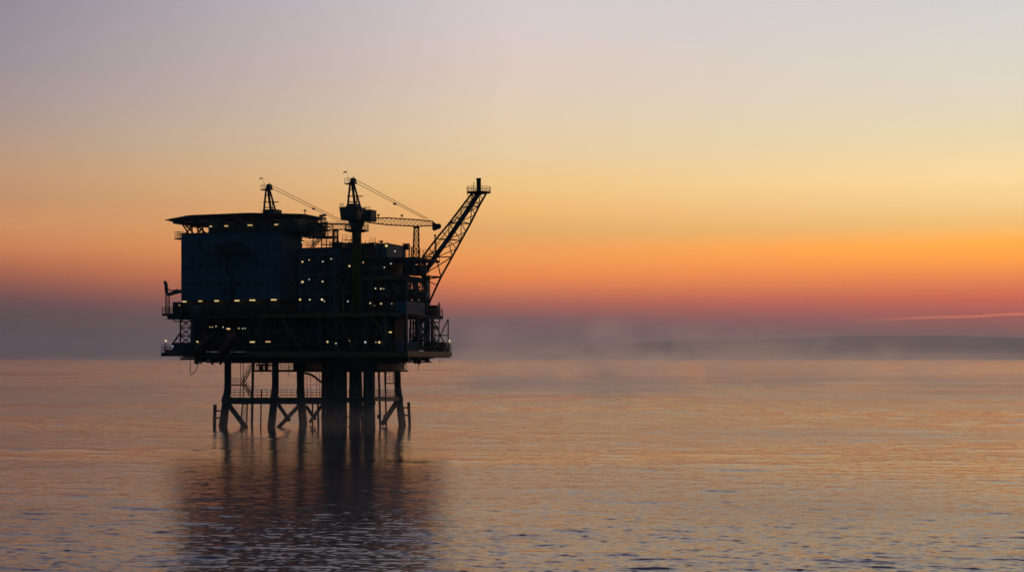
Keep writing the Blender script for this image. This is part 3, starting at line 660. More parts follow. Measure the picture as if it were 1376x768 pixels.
pipes('pipe bundle above the lowest deck behind the living quarters corner', 340, 430, 428, 468, -9.5, -8.2, 16, 13, (.06, .14))
pipes('pipe bundle on the stair tower module beside the yellow pedestal', 450, 472, 340, 405, -6.2, -5.8, 9, 14, (.06, .13))
pipes('pipework slung under the lowest deck beneath the lifeboats', 262, 338, 479.5, 486.5, -11, -7, 14, 21, (.1, .26))
pipes('pipework slung under the lowest deck near the round tank', 548, 576, 479, 486.5, 0, 8, 14, 22, (.08, .2))
pipes('pipework crowding the cellar deck between the two left legs', 344, 366, 486, 497, -7.5, 6, 12, 23, (.07, .16))
pipes('pipework crowding the cellar deck beside the conductors', 508, 528, 480, 497, -6, 7, 14, 24, (.07, .16))
pipes('pipework hung outside the cellar deck at its far end', 530, 546, 479, 496, 6, 9, 10, 25, (.06, .14))
pipes('pipes and valves climbing the compressor module roof edge', 457, 474, 326, 336, -4.5, -3, 8, 26, (.06, .12))
pipes('pipes on the roof between the pedestal and the blue roof cabin', 489, 506, 333, 347, -4.5, -1, 12, 27, (.06, .14))
pipes('pipework outside the galleries at the end of the decks', 574, 590, 432, 470, 7, 10, 14, 28, (.07, .14))
bl_ = thing('bulk_vessel', 'squat dark vessel in the open bay at the foot of the flare boom', 'vessel', P(556, 370, -3))
part('shell', B().lathe(P(557, 370, 1), [(.8, 0), (2.0, .5), (2.0, 1.5), (1.4, 1.9), (.3, 2.1)], 16), 'green', bl_, True)
part('nozzle', B().tube(V3(P(557, 370, 1), 2.0), V3(P(557, 370, 1), 2.7), .2), 'steel', bl_)
bl_ = thing('bulk_vessel', 'dark horizontal vessel in the open end bay above the blue container', 'vessel', P(556, 404, 1))
a, c = P(546, 396, 2.5), P(571, 396, 2.5)
part('shell', B().tube(a, c, 0.7, n=14).tube(c, c + Vector((.6, 0, 0)), .7, .35, n=14), 'green', bl_, True)
part('saddle', B().box(a.x + .5, a.x + .9, 1.8, 3.2, Zm, a.z - .4), 'steel', bl_); part('saddle', B().box(c.x - .9, c.x - .5, 1.8, 3.2, Zm, a.z - .4), 'steel', bl_)
vt = thing('exhaust_duct', 'broad grey vertical duct beside the lifeboats below the living quarters', 'duct', P(264, 460, -10.6))
a = P(264, 458, -10.2)
part('duct', B().lathe((a.x, a.y, 0), [(.7, a.z), (1.15, a.z + 1.2), (1.15, P(264, 414, -10.2).z), (.9, P(264, 410, -10.2).z)], 16), 'pipe', vt, True)
part('flange', B().lathe((a.x, a.y, P(264, 432, -10.2).z), [(1.16, 0), (1.32, .02), (1.32, .22), (1.16, .24)], 16), 'steel', vt)
for x0, y0, x1, y1 in ((467.4, 384, 467.4, 422), ):
    o = thing('drain_standpipe', 'slim yellow standpipe beside the foot of the crane pedestal', 'standpipe', P(467, 421, -8.6))
    part('pipe', B().tube(P(461, 421, -8.6), P(461, y0, -8.6), .16), 'yellow', o); part('cap', B().lathe(P(461, y0, -8.6), [(.24, -.2), (.24, .1), (.1, .2)], 8), 'yellow', o)
for x0, x1, y0, y1, lab in ((481, 500, 428, 440, 'pale pipe loop on the lowest deck below the pedestal'), (440, 456, 436, 442, 'low pale pipe loop left of the pedestal above the lowest deck')):
    o = thing('pipe_loop', lab, 'pipe', P(x0, y1, -10.4))
    part('pipe', B().path([P(x0, y0, -10.4), P(x0, y1, -10.4), P(x1, y1, -10.4), P(x1, y0 - 4, -10.4)], .14, 7), 'pipe', o, True)
    part('flange', B().tube(P((x0 + x1) / 2 - .8, y1, -10.4), P((x0 + x1) / 2 + .8, y1, -10.4), .24, n=10), 'steel', o)

def tray(x0, x1, y, v, label):
    o = thing('cable_tray', label, 'cable tray', P((x0 + x1) / 2, y, v))
    a, c = P(x0, y, v), P(x1, y, v)
    mb = B()
    for e in (0, .45): mb.tube(a + Vector((0, 0, e)), Vector((c.x, c.y, a.z + e)), .06, n=4)
    n = max(3, int((c.x - a.x) / .8))
    for i in range(n + 1):
        q = a.lerp(Vector((c.x, c.y, a.z)), i / n); mb.tube(q, q + Vector((0, 0, .45)), .04, n=4)
    part('tray', mb, 'pale', o)
tray(492, 522, 381, -5.5, 'pale ladder-like cable tray high on the separator module')
tray(492, 524, 398, -5.5, 'pale ladder-like cable tray halfway up the separator module')
tray(458, 472, 372, -5.2, 'short cable tray on the compressor module near the bright lamp')
tray(290, 352, 434, -9.6, 'long cable tray above the lifeboats under the middle deck')
tray(360, 428, 446, -9.9, 'cable tray midway up the lowest deck left of the arched handrail')
tray(456, 512, 449, -9.9, 'cable tray midway up the lowest deck right of the arched handrail')
tray(489, 518, 363, -4.5, 'cable tray low on the turbine module')
def cage(px, y0, y1, v, label):
    o = thing('caged_ladder', label, 'ladder', P(px, y1, v))
    a, c = P(px, y1, v), P(px, y0, v); c = Vector((a.x, a.y, c.z)); mb = B()
    for e in (-.28, .28): mb.tube(a + Vector((e, 0, 0)), c + Vector((e, 0, 0)), .05, n=4)
    n = int((c.z - a.z) / .4)
    for i in range(1, n): z = Vector((0, 0, .4 * i)); mb.tube(a + z - Vector((.28, 0, 0)), a + z + Vector((.28, 0, 0)), .035, n=4)
    part('ladder', mb, 'pipe', o)
    mb = B(); n = max(2, int((c.z - a.z) / 1.2))
    ring = lambda z: [a + Vector((.38 * math.cos(t), -.75 * max(0, math.sin(t)) , z)) for t in (0, .6, 1.1, 1.57, 2.04, 2.54, math.pi)]
    zs = [1.8 + (c.z - a.z - 1.8) * i / n for i in range(n + 1)]
    for z in zs: mb.path(ring(z), .035, 4)
    for j in (1, 3, 5): mb.tube(ring(zs[0])[j], ring(zs[-1])[j], .03, n=4)
    part('safety_cage', mb, 'pipe', o)
cage(527.5, 348, 371, -4.3, 'caged ladder at the open edge of the turbine module')
cage(486, 375, 420, -6.6, 'caged ladder close against the yellow crane pedestal')
cage(455, 428, 471, -10.6, 'caged ladder rising from the lowest deck below the pedestal')
cage(366, 404, 420.6, -11, 'short caged ladder below the last strip lamp of the living quarters')
def ventstack(px, y0, y1, v, rr, label):
    o = thing('vent_stack', label, 'vent', P(px, y1, v)); a, c = P(px, y1, v), P(px, y0, v)
    part('pipe', B().tube(a, c, rr, n=8), 'pipe', o, True)
    part('cap', B().lathe(c, [(rr * 1.1, .12), (rr * 2.2, .16), (rr * .5, .42)], 10), 'steel', o)
    part('collar', B().lathe(c - Vector((0, 0, .3)), [(rr * 1.02, 0), (rr * 1.5, .02), (rr * 1.5, .14), (rr * 1.02, .16)], 10), 'steel', o)
ventstack(443.4, 327.5, 334, -3.5, .13, 'thin vent pipe on the service module roof under the helideck walkway')
ventstack(502.5, 341, 347, -3, .14, 'short vent pipe in the gap left of the blue roof cabin')
ventstack(553, 334, 346, -2.5, .12, 'thin vent pipe beside the lattice boom rest')
ventstack(546.5, 349, 371, -4.4, .22, 'grey vent pipe standing on the upper deck edge')
ventstack(570.5, 352, 371, 3, .16, 'thin vent pipe at the root of the flare boom')
def scaffold(x0, x1, y0, y1, v, dep, n, label):
    o = thing('scaffold', label, 'scaffold', P((x0 + x1) / 2, y1, v))
    a, c = P(x0, y1, v), P(x1, y1, v); zt2 = P(x0, y0, v).z
    for (u, w) in ((a.x, v), (c.x, v), (a.x, v + dep), (c.x, v + dep)):
        part('standard', B().tube((u, w, a.z), (u, w, zt2 + .5), .055, n=5), 'pipe', o)
    for i in range(1, n + 1):
        z = a.z + (zt2 - a.z) * i / n
        part('lift', B().box(a.x, c.x, v + .1, v + dep - .1, z - .05, z).rail([(a.x, v, z), (c.x, v, z)], h=1.0, step=1.0, bars=2, r=.035).tube((a.x, v, z), (a.x, v + dep, z), .04, n=4).tube((c.x, v, z), (c.x, v + dep, z), .04, n=4), 'pipe', o)
    zs = [a.z + (zt2 - a.z) * i / n for i in range(n + 1)]
    mb = B()
    for i in range(n):
        p, q = ((a.x, c.x), (c.x, a.x))[i % 2]; mb.tube((p, v - .04, zs[i]), (q, v - .04, zs[i + 1]), .045, n=4)
    part('brace', mb, 'pipe', o)
scaffold(497, 504.5, 326, 346, -3.8, 1.6, 3, 'scaffold tower filling the gap between the roof plant box and the blue roof cabin')
scaffold(545, 556, 350, 370.4, -6, 1.4, 2, 'scaffold on the upper deck in front of the flare boom foot')
scaffold(548, 560, 376, 404, -6.5, 1.4, 3, 'tall scaffold in the open end bay above the blue container')
scaffold(552, 566, 430, 471, 2, 1.6, 4, 'tall scaffold in the open end bay of the lowest deck')
scaffold(460, 472, 322, 334, 1, 1.4, 1, 'low scaffold on the roof behind the crane pedestal')
for px, y1, lab in ((352, 503, 'frayed rope end hanging beneath the cellar deck near the second leg'), (388, 505, 'short rope hanging beneath the cellar deck between the second and third legs'), (562, 497, 'loose cable hanging under the far end of the lowest deck'), (591, 488, 'short cable end hanging under the outer gallery')):
    o = thing('hanging_rope', lab, 'rope', P(px, y1, -6 if px < 500 else 5)); v_ = -6 if px < 500 else 5
    part('rope', B().path([P(px, 478 if px > 500 else 490, v_), P(px + .4, y1 - 5, v_), P(px - .3, y1, v_)], .06, 5), 'rope', o)
# ------------------------------------------------------------------ containers
def container(x0, x1, y0, y1, vv, dep, label):
    o = thing('cargo_container', label, 'container', P((x0 + x1) / 2, y1, vv), 'cargo containers')
    ua, ub = U(x0, vv), U(x1, vv); za, zb_ = Zp(y1, ua, vv), Zp(y0, ua, vv)
    mb = B().box(ua, ub, vv, vv + dep, za, zb_)
    for i in range(int(dep / .3)):
        v = vv + .12 + i * .3; mb.box(ub - .01, ub + .05, v, v + .14, za + .15, zb_ - .15)
    part('body', mb, 'box', o)
    for i in range(2):
        w_ = (ub - ua) / 2
        d = part('door', B().box(ua + .06 + i * w_, ua + w_ - .04 + i * w_, vv - .06, vv - .004, za + .12, zb_ - .12), 'box', o)
        part('lock_bar', B().tube((ua + w_ * (.5 + i), vv - .09, za + .15), (ua + w_ * (.5 + i), vv - .09, zb_ - .15), .035, n=5), 'pipe', d)
    return o
container(532, 546.2, 405.3, 421, -10.9, 8.6, 'large pale blue container standing end-on at the corner of the middle deck')
container(533.5, 540.5, 458.4, 471.8, -11, 7.4, 'blue container standing at the corner of the lowest deck')

# ------------------------------------------------------------------ lifeboats
def lifeboat(pt, pb, v, label):
    o = thing('free_fall_lifeboat', label, 'lifeboat', P(*pb, v), 'free-fall lifeboats')
    a, c = P(*pt, v), P(*pb, v); d = (c - a); L = d.length; d.normalize()
    s_ = Vector((0, 1, 0)); n_ = d.cross(s_).normalized()
    if n_.z < 0: n_ = -n_
    prof = [(0, .75), (.04, 1.05), (.2, 1.3), (.55, 1.35), (.78, 1.2), (.92, .75), (1.0, .12)]
    k = 14; vs = []
    for t, r in prof:
        for i in range(k):
            th = 2 * math.pi * i / k
            vs.append(a + d * (L * t) + s_ * (r * 1.0 * math.cos(th)) + n_ * (r * (1.0 if math.sin(th) > 0 else .75) * math.sin(th)))
    fs = [(j * k + i, j * k + (i + 1) % k, (j + 1) * k + (i + 1) % k, (j + 1) * k + i) for j in range(len(prof) - 1) for i in range(k)]
    fs += [tuple(range(k)), tuple(range((len(prof) - 1) * k, len(prof) * k))]
    part('hull', B().add(vs, fs), 'orange', o, True)
    q = a + d * (L * .16) + n_ * 1.15
    part('wheelhouse', B().hexa([q - s_ * .6 - d * .8, q - s_ * .6 + d * .9, q + s_ * .6 + d * .9, q + s_ * .6 - d * .8, q - s_ * .45 - d * .6 + n_ * .8, q - s_ * .45 + d * .4 + n_ * .7, q + s_ * .45 + d * .4 + n_ * .7, q + s_ * .45 - d * .6 + n_ * .8]), 'orange', o)
    part('propeller_ring', B().tube(a - d * .55, a + d * .03, .55, .6, n=12), 'steel', o)
    r_ = thing('launch_ramp', label.replace('orange free-fall lifeboat', 'steel skid ramp under the lifeboat'), 'ramp', P(*pb, v), 'lifeboat launch ramps')
    for e in (-1, 1):
        part('skid_rail', B().tube(a - d * .8 - n_ * 1.2 + s_ * e * .8, c - d * .6 - n_ * 1.2 + s_ * e * .8, .14, n=5), 'steel', r_)
    part('cross_tie', B().tube(a + d * L * .3 - n_ * 1.2 - s_ * .8, a + d * L * .3 - n_ * 1.2 + s_ * .8, .1, n=5), 'steel', r_)
    part('cross_tie', B().tube(a + d * L * .7 - n_ * 1.2 - s_ * .8, a + d * L * .7 - n_ * 1.2 + s_ * .8, .1, n=5), 'steel', r_)
    h0 = c - d * .7 - n_ * 1.2
    part('stop_hook', B().path([h0 - s_ * .8, h0 - s_ * .8 + Vector((.1, 0, -.55)), h0 - s_ * .8 + Vector((.6, 0, -.8)), h0 - s_ * .8 + Vector((1.0, 0, -.4))], .14, 5), 'steel', r_)
lifeboat((285, 453), (262, 480), -11.5, 'orange free-fall lifeboat nose down beside the grey duct')
lifeboat((318, 449), (296, 480), -11.5, 'orange free-fall lifeboat nose down nearer the columns')
for px, lab in ((285.5, 'short pointed hook hanging under the deck edge between the lifeboats'), (296.5, 'wedge-shaped bracket hanging under the deck edge by the leg')):
    o = thing('hanging_bracket', lab, 'bracket', P(px, 486, -11))
    a = P(px, 484.5, -11)
    part('plate', B().hexa([a + Vector((-.2, -.2, -.75)), a + Vector((.1, -.2, -.75)), a + Vector((.1, .2, -.75)), a + Vector((-.2, .2, -.75)), a + Vector((-.5, -.2, .9)), a + Vector((.6, -.2, .9)), a + Vector((.6, .2, .9)), a + Vector((-.5, .2, .9))]), 'steel', o)

# ------------------------------------------------------------------ lamps
LR = random.Random(12)
ORD = ['first', 'second', 'third', 'fourth', 'fifth', 'sixth', 'seventh', 'eighth', 'ninth']
def strip(px, py, v, label, group, w=.7, mat='lamp'):
    c = P(px, py, v); w *= .82 + .36 * LR.random()
    if mat == 'lamp' and LR.random() < .35: mat = 'lampo'
    o = thing('strip_lamp', label, 'lamp', c, group)
    part('housing', B().box(c.x - w, c.x + w, c.y, c.y + .22, c.z + .13, c.z + .3), 'steel', o)
    part('diffuser', B().box(c.x - w * .72, c.x + w * .72, c.y, c.y + .18, c.z - .12, c.z + .126), mat, o)
def round_(px, py, v, label, group, r=.24, mat='lampw'):
    c = P(px, py, v); r *= .85 + .3 * LR.random()
    if mat == 'lampw' and LR.random() < .4: mat = 'lampo' if LR.random() < .5 else 'lampc'
    o = thing('bulkhead_lamp', label, 'lamp', c, group)
    part('housing', B().box(c.x - r * .8, c.x + r * .8, c.y + .1, c.y + .3, c.z + r * .6, c.z + r * 1.5), 'steel', o)
    part('diffuser', B().ball(c, r * .72, r * .72, r * .66), mat, o)
row = [(247.5, 405), (268.7, 404.4), (290.8, 404), (318.1, 403.7), (338.8, 403.1), (367.5, 402.5)]
for i, (x, y) in enumerate(row):
    strip(x, y, -10.95, f'yellow strip lamp, {ORD[i]} from the left in the row below the living quarters', 'strip lamps below the living quarters', .55 if i < 2 else .78)
row = [(282.8, 304), (303.7, 303.4), (335.5, 302.4), (371.6, 301.6), (394.8, 301.8), (408.6, 299.6)]
for i, (x, y) in enumerate(row):
    strip(x, y, -9.2 if i < 4 else -5.2, f'warm strip lamp, {ORD[i]} from the left in the row under the helideck', 'strip lamps under the helideck', .42 if i == 0 else .6, 'lampd' if i == 0 else 'lamp')
fl_ = ['uppermost', 'second highest', 'third highest', 'lowest']
for i, (x, y) in enumerate([(406.4, 325.4), (406.4, 351.6), (406.4, 378.6), (403.2, 402.3)]):
    round_(x, y, -9.4, f'{fl_[i]} yellowish lamp of the stair tower, on its living quarters side', 'lamps down the stair tower', .30, 'lamp')
for i, (x, y) in enumerate([(415.4, 322.1), (415.4, 348.9), (415.4, 375.3), (416.2, 402.3)]):
    round_(x, y, -8.9, f'{fl_[i]} small white lamp midway along the stair tower landings', 'lamps down the stair tower', .19 if i < 3 else .26)
for i, (x, y) in enumerate([(433.7, 351.2), (433.5, 378), (432.6, 402.3)]):
    round_(x, y, -8.9, f'{["uppermost", "middle", "lowest"][i]} pale lamp in the outer column of the stair tower', 'lamps down the stair tower', .24 if i < 2 else .32)
for x, y, r, lab in ((436, 404.6, .16, 'tiny lamp close below the lowest pale lamp of the stair tower'), (444.8, 347.7, .16, 'tiny lamp near the outer top corner of the stair tower'),
    (469.5, 357.3, .27, 'bright lamp on the module beside the yellow pedestal, above mid height'), (467.3, 404.8, .22, 'slanting white lamp above the middle deck beside the yellow pedestal'),
    (488, 352.4, .2, 'small white lamp just beyond the yellow pedestal near the module roofs'), (516.5, 358.9, .18, 'dim lamp on the turbine module under the blue roof cabin'),
    (519.2, 330, .36, 'big round warm lamp on the front of the blue roof cabin'), (525.2, 354, .2, 'narrow lamp beside a pipe on the turbine module'),
    (530.8, 337.3, .2, 'small lamp low on the blue roof cabin')):
    round_(x, y, -9 if x < 480 else (-5 if y > 345 else -4.2), lab, 'module lamps', r, 'lamp' if r > .26 else 'lampw')
for i, (x, y) in enumerate([(504.6, 387.3), (511.7, 387.7), (515.6, 387.7)]):
    round_(x, y, -6.6, f'small lamp, {ORD[i]} from left in the upper row on the separator module', 'lamps on the module right of the pedestal', .22 if i < 2 else .16)
for i, (x, y, r) in enumerate([(497.3, 407, .24), (503.3, 410.4, .13), (512, 407.7, .28), (526.3, 407.7, .18)]):
    round_(x, y, -6.6, f'small lamp, {ORD[i]} from left in the lower row on the separator module', 'lamps on the module right of the pedestal', r)
for x, y, lab in ((338.8, 459.2, 'yellow strip lamp under the middle deck, the one nearer the lifeboats'), (359.8, 458.8, 'yellow strip lamp under the middle deck, the one farther from the lifeboats'), (306.5, 441.5, 'short strip lamp above the lifeboats among small lit windows'), (524.2, 446, 'strip lamp above the lower blue container')):
    strip(x, y, -11.9 if x != 524.2 else -11, lab, 'strip lamps on the lowest deck', .6 if y > 450 else .42)
for i, (x, y, r) in enumerate([(282, 439, .14), (285.3, 439.2, .16), (290.2, 438, .2), (299.8, 439.4, .14), (320.8, 440.8, .2), (326, 441, .15), (329.4, 441, .13)]):
    round_(x, y, -11.8, f'tiny white light, {ORD[i]} from the left in the line above the lifeboats', 'tiny lights above the lifeboats', r)
for x, y, r, lab in ((265.2, 458.8, .26, 'yellow lamp beside the grey duct above the lifeboat'), (440, 459, .28, 'bright white lamp at the high end of the curved handrail'), (451.5, 461, .2, 'white lamp at the low end of the curved handrail'), (469.6, 457.3, .12, 'tiny faint lamp on the lowest deck under the pedestal'),
    (490.8, 459.4, .24, 'round lamp on the lowest deck right below the pedestal'), (505, 459.6, .14, 'tiny lamp close beside the yellowish lamp by the lower container'), (509.6, 459.6, .3, 'yellowish lamp on the lowest deck near the lower container'), (241, 409.8, .2, 'small lamp on the cabinet below the bent vent pipe')):
    round_(x, y, -12.3 if x > 242 else -11.2, lab, 'lamps along the lowest deck', r, 'lamp' if r > .25 else 'lampw')
cv_ = thing('curved_handrail', 'short pale arched handrail between two white lamps on the lowest deck', 'handrail', P(445, 466, -12.2))
part('bow', B().path([P(440, 459.5, -12.2), P(443, 458.4, -12.2), P(446, 458.5, -12.2), P(449, 459.6, -12.2), P(451.5, 461.5, -12.2)], .09, 5), 'pale', cv_)
part('leg', B().tube(P(440, 459.5, -12.2), P(440, 471, -12.2), .07, n=5), 'pale', cv_); part('leg', B().tube(P(451.5, 461.5, -12.2), P(451.5, 471, -12.2), .07, n=5), 'pale', cv_)
def lamp_post(px, y0, y1, v, lean, label, mat='lampw', r=.24):
    o = thing('lamp_post', label, 'lamp post', P(px, y1, v))
    part('pole', B().path([P(px - lean * .4, y1, v), P(px - lean * .4, y0 + 2, v), P(px, y0, v)], .08, 5), 'steel', o)
    part('lamp_head', B().ball(P(px, y0, v), r, r, r), mat, o)
lamp_post(222.8, 457.7, 473, -11, 1.6, 'lit lamp on a thin pole at the tip of the lower outrigger')
lamp_post(603.6, 458, 473, 10.7, -1.5, 'lit lamp on a thin pole at the end railing beyond the round tank', 'lampw', .26)
lamp_post(232.8, 465, 473, -11.2, 0, 'small bluish light on the outrigger beside the lattice frame', 'lampb', .2)

# ------------------------------------------------------------------ the sea
def sea():
    fan = np.concatenate([np.linspace(-math.pi, R(-28), 40, endpoint=False), np.linspace(R(-28), R(28), 860, endpoint=False), np.linspace(R(28), math.pi, 40, endpoint=False)])
    r = [6.0, 14, 24, 36, 48, 58]
    x = 66.0
    while x < 900: r.append(x); x *= 1.0017
    while x < 5000: r.append(x); x *= 1.004
    while x < 42000: r.append(x); x *= 1.06
    r.append(42000); r = np.array(r)
    na, nr = len(fan), len(r)
    A, RR = np.meshgrid(fan, r)
    X, Y = RR * np.sin(A), RR * np.cos(A)
    dr = np.gradient(r)[:, None] * np.ones((1, na))
    rng = np.random.default_rng(4)
    Z = np.zeros_like(X)
    gust = np.zeros_like(X)
    for i in range(14):
        lam = rng.uniform(60, 320); th = rng.normal(0.2, 0.6); ph = rng.uniform(0, 6.28)
        gust += np.sin((X * math.sin(th) * .45 + Y * math.cos(th)) * 2 * math.pi / lam + ph)
    gust = 0.28 + 0.5 * (1 + np.tanh(gust / 2.2)) ** 1.3
    f4 = lambda q: q.astype(np.float32)
    X4, Y4, D4, Z = f4(X), f4(Y), f4(dr), np.zeros(X.shape, np.float32)
    G4 = f4(gust)
    def field(n, l0, l1, spread):
        """sum of n wave trains between two wavelengths, unit variance where the sheet resolves them"""
        h = np.zeros(X.shape, np.float32)
        for i in range(n):
            lam = l0 * (l1 / l0) ** ((i + rng.random()) / n); th = rng.normal(0.12, spread); ph = rng.uniform(0, 6.28)
            k = 2 * math.pi / lam
            fade = np.clip((lam / D4 - 2.0) * 1.2, 0, 1)
            h += fade * np.sin(k * (X4 * math.sin(th) + Y4 * math.cos(th)) + ph)
        return h * math.sqrt(2.0 / n)
    for n, l0, l1, amp, thr, spread in WAVES:
        h = field(n, l0, l1, spread)
        crest = np.maximum(h - thr, 0) ** 1.35          # only the crests stand up, the rest stays slack
        Z += amp * (G4 if l1 < 8 else 1.0) * (crest + .24 * h)
    Z *= np.clip((RR - 20) / 60, 0, 1)
    co = np.stack([X, Y, Z], -1).reshape(-1, 3)
    co = np.vstack([co, [[0, 0, 0]]])
    idx = np.arange(na * nr).reshape(nr, na)
    a = idx[:-1]; b_ = np.roll(idx, -1, axis=1)[:-1]; c = np.roll(idx, -1, axis=1)[1:]; d = idx[1:]
    quads = np.stack([a, d, c, b_], -1).reshape(-1, 4)
    inner = np.stack([np.full(na, na * nr), idx[0], np.roll(idx[0], -1)], -1)
    me = bpy.data.meshes.new('sea')
    nq, nt_ = len(quads), len(inner)
    me.vertices.add(len(co)); me.vertices.foreach_set('co', co.astype(np.float32).ravel())
    loops = np.concatenate([quads.ravel(), inner.ravel()]).astype(np.int32)
    me.loops.add(len(loops)); me.loops.foreach_set('vertex_index', loops)
    me.polygons.add(nq + nt_)
    me.polygons.foreach_set('loop_start', np.concatenate([np.arange(nq) * 4, nq * 4 + np.arange(nt_) * 3]).astype(np.int32))
    me.polygons.foreach_set('use_smooth', np.ones(nq + nt_, bool))
    me.update(calc_edges=True); me.validate()
    m, nt, b = new_mat('sea_water')
    b.inputs['Base Color'].default_value = (0.02, 0.03, 0.045, 1)
    b.inputs['IOR'].default_value = 1.38
    N = nt.nodes.new; L = nt.links.new
    tc = N('ShaderNodeTexCoord'); mp = N('ShaderNodeMapping'); mp.inputs['Scale'].default_value = (.55, 1.0, 1)
    L(tc.outputs['Object'], mp.inputs['Vector'])
    n1 = N('ShaderNodeTexNoise'); n1.inputs['Scale'].default_value = 2.1; n1.inputs['Detail'].default_value = 5; n1.inputs['Roughness'].default_value = .55
    L(mp.outputs['Vector'], n1.inputs['Vector'])
    n2 = N('ShaderNodeTexNoise'); n2.inputs['Scale'].default_value = .011; n2.inputs['Detail'].default_value = 3
    L(mp.outputs['Vector'], n2.inputs['Vector'])
    mr = N('ShaderNodeMapRange'); mr.inputs[1].default_value = .38; mr.inputs[2].default_value = .62; mr.inputs[3].default_value = .45; mr.inputs[4].default_value = 1.25
    L(n2.outputs['Fac'], mr.inputs[0])
    rr = N('ShaderNodeMapRange'); rr.inputs[3].default_value = .10; rr.inputs[4].default_value = .20
    rr.inputs[1].default_value = .36; rr.inputs[2].default_value = .64
    L(n2.outputs['Fac'], rr.inputs[0]); L(rr.outputs[0], b.inputs['Roughness'])
    ge = N('ShaderNodeNewGeometry')
    sb = N('ShaderNodeVectorMath'); sb.operation = 'SUBTRACT'; sb.inputs[1].default_value = (.5, .5, .5); L(n1.outputs['Color'], sb.inputs[0])
    fl = N('ShaderNodeVectorMath'); fl.operation = 'MULTIPLY'; fl.inputs[1].default_value = (RIPPLE, RIPPLE, 0); L(sb.outputs[0], fl.inputs[0])
    gs = N('ShaderNodeVectorMath'); gs.operation = 'SCALE'; L(fl.outputs[0], gs.inputs[0]); L(mr.outputs[0], gs.inputs['Scale'])
    av = N('ShaderNodeVectorMath'); av.operation = 'ADD'; L(ge.outputs['Normal'], av.inputs[0]); L(gs.outputs[0], av.inputs[1])
    nv = N('ShaderNodeVectorMath'); nv.operation = 'NORMALIZE'; L(av.outputs[0], nv.inputs[0]); L(nv.outputs[0], b.inputs['Normal'])
    me.materials.append(m)
    o = bpy.data.objects.new('sea', me); COL.objects.link(o); o['kind'] = 'structure'
RIPPLE = 0.36
WAVES = ((80, .5, 1.7, .0085, .5, .5), (90, 1.6, 4.5, .017, .8, .42), (50, 4.5, 13, .034, 1.0, .35), (30, 13, 45, .05, 1.0, .3))
sea()

# ------------------------------------------------------------------ far headland
def hills():
    D = 33000.0
    prof = [(690, 0), (740, 5), (780, 11), (820, 17), (850, 21), (880, 23.5), (930, 25), (980, 25.8), (1040, 27), (1080, 29), (1130, 30), (1200, 31.2), (1270, 31), (1310, 29.5), (1376, 27.5), (1500, 24), (1700, 20), (2100, 12), (2500, 0)]
    px = np.array([p[0] for p in prof]); ph = np.array([p[1] for p in prof])
    xs = np.linspace(690, 2500, 420); rnd = np.random.default_rng(2)
    hh = np.interp(xs, px, ph)
    hh = np.convolve(np.pad(hh, 6, 'edge'), np.ones(13) / 13, 'valid')
    nz = np.convolve(rnd.normal(0, 1, 430), np.ones(9) / 9, 'same')[:420] * .9
    hh = np.maximum(hh + nz * (hh > 1), 0)
    sh = [(-1500, 0.0), (-1200, .25), (-700, .62), (0, 1.0), (900, .95), (2500, .45), (4200, 0.0)]
    vs, fs = [], []
    for j, (dy, k) in enumerate(sh):
        for x, h in zip(xs, hh):
            vs.append(((x - 688) / F * D, D + dy + 300 * math.sin(x * .02 + j), h / F * D * k - (8 if k == 0 else 0)))
    n = len(xs)
    for j in range(len(sh) - 1):
        for i in range(n - 1): fs.append((j * n + i, j * n + i + 1, (j + 1) * n + i + 1, (j + 1) * n + i))
    me = bpy.data.meshes.new('hills'); me.from_pydata(vs, [], fs)
    for p in me.polygons: p.use_smooth = True
    m, nt, b = new_mat('moorland')
    N = nt.nodes.new; L = nt.links.new
    n1 = N('ShaderNodeTexNoise'); n1.inputs['Scale'].default_value = .0015; n1.inputs['Detail'].default_value = 6
    tc = N('ShaderNodeTexCoord'); L(tc.outputs['Object'], n1.inputs['Vector'])
    cr = N('ShaderNodeValToRGB'); cr.color_ramp.elements[0].color = (.04, .06, .035, 1); cr.color_ramp.elements[1].color = (.10, .09, .06, 1)
    L(n1.outputs['Fac'], cr.inputs[0]); L(cr.outputs[0], b.inputs['Base Color']); b.inputs['Roughness'].default_value = .95
    me.materials.append(m)
    o = bpy.data.objects.new('hills', me); COL.objects.link(o); o['kind'] = 'structure'
hills()

# ------------------------------------------------------------------ air: even haze, low sea mist
def vol_box(name, x0, x1, y0, y1, z0, z1):
    mb = B().box(x0, x1, y0, y1, z0, z1)
    me = bpy.data.meshes.new(name); me.from_pydata([tuple(v) for v in mb.v], [], mb.f); me.update()
    m = bpy.data.materials.new(name); m.use_nodes = True; nt = m.node_tree
    nt.nodes.clear(); out = nt.nodes.new('ShaderNodeOutputMaterial'); pv = nt.nodes.new('ShaderNodeVolumePrincipled')
    nt.links.new(pv.outputs[0], out.inputs['Volume']); me.materials.append(m)
    o = bpy.data.objects.new(name, me); COL.objects.link(o); o['kind'] = 'stuff'
    return o, m, nt, pv
HAZE = 5.5e-5
o, m, nt, pv = vol_box('haze', -50000, 50000, -50000, 50000, -30, 580)
pv.inputs['Color'].default_value = (1.0, .97, 1.0, 1); pv.inputs['Density'].default_value = HAZE; pv.inputs['Anisotropy'].default_value = .55
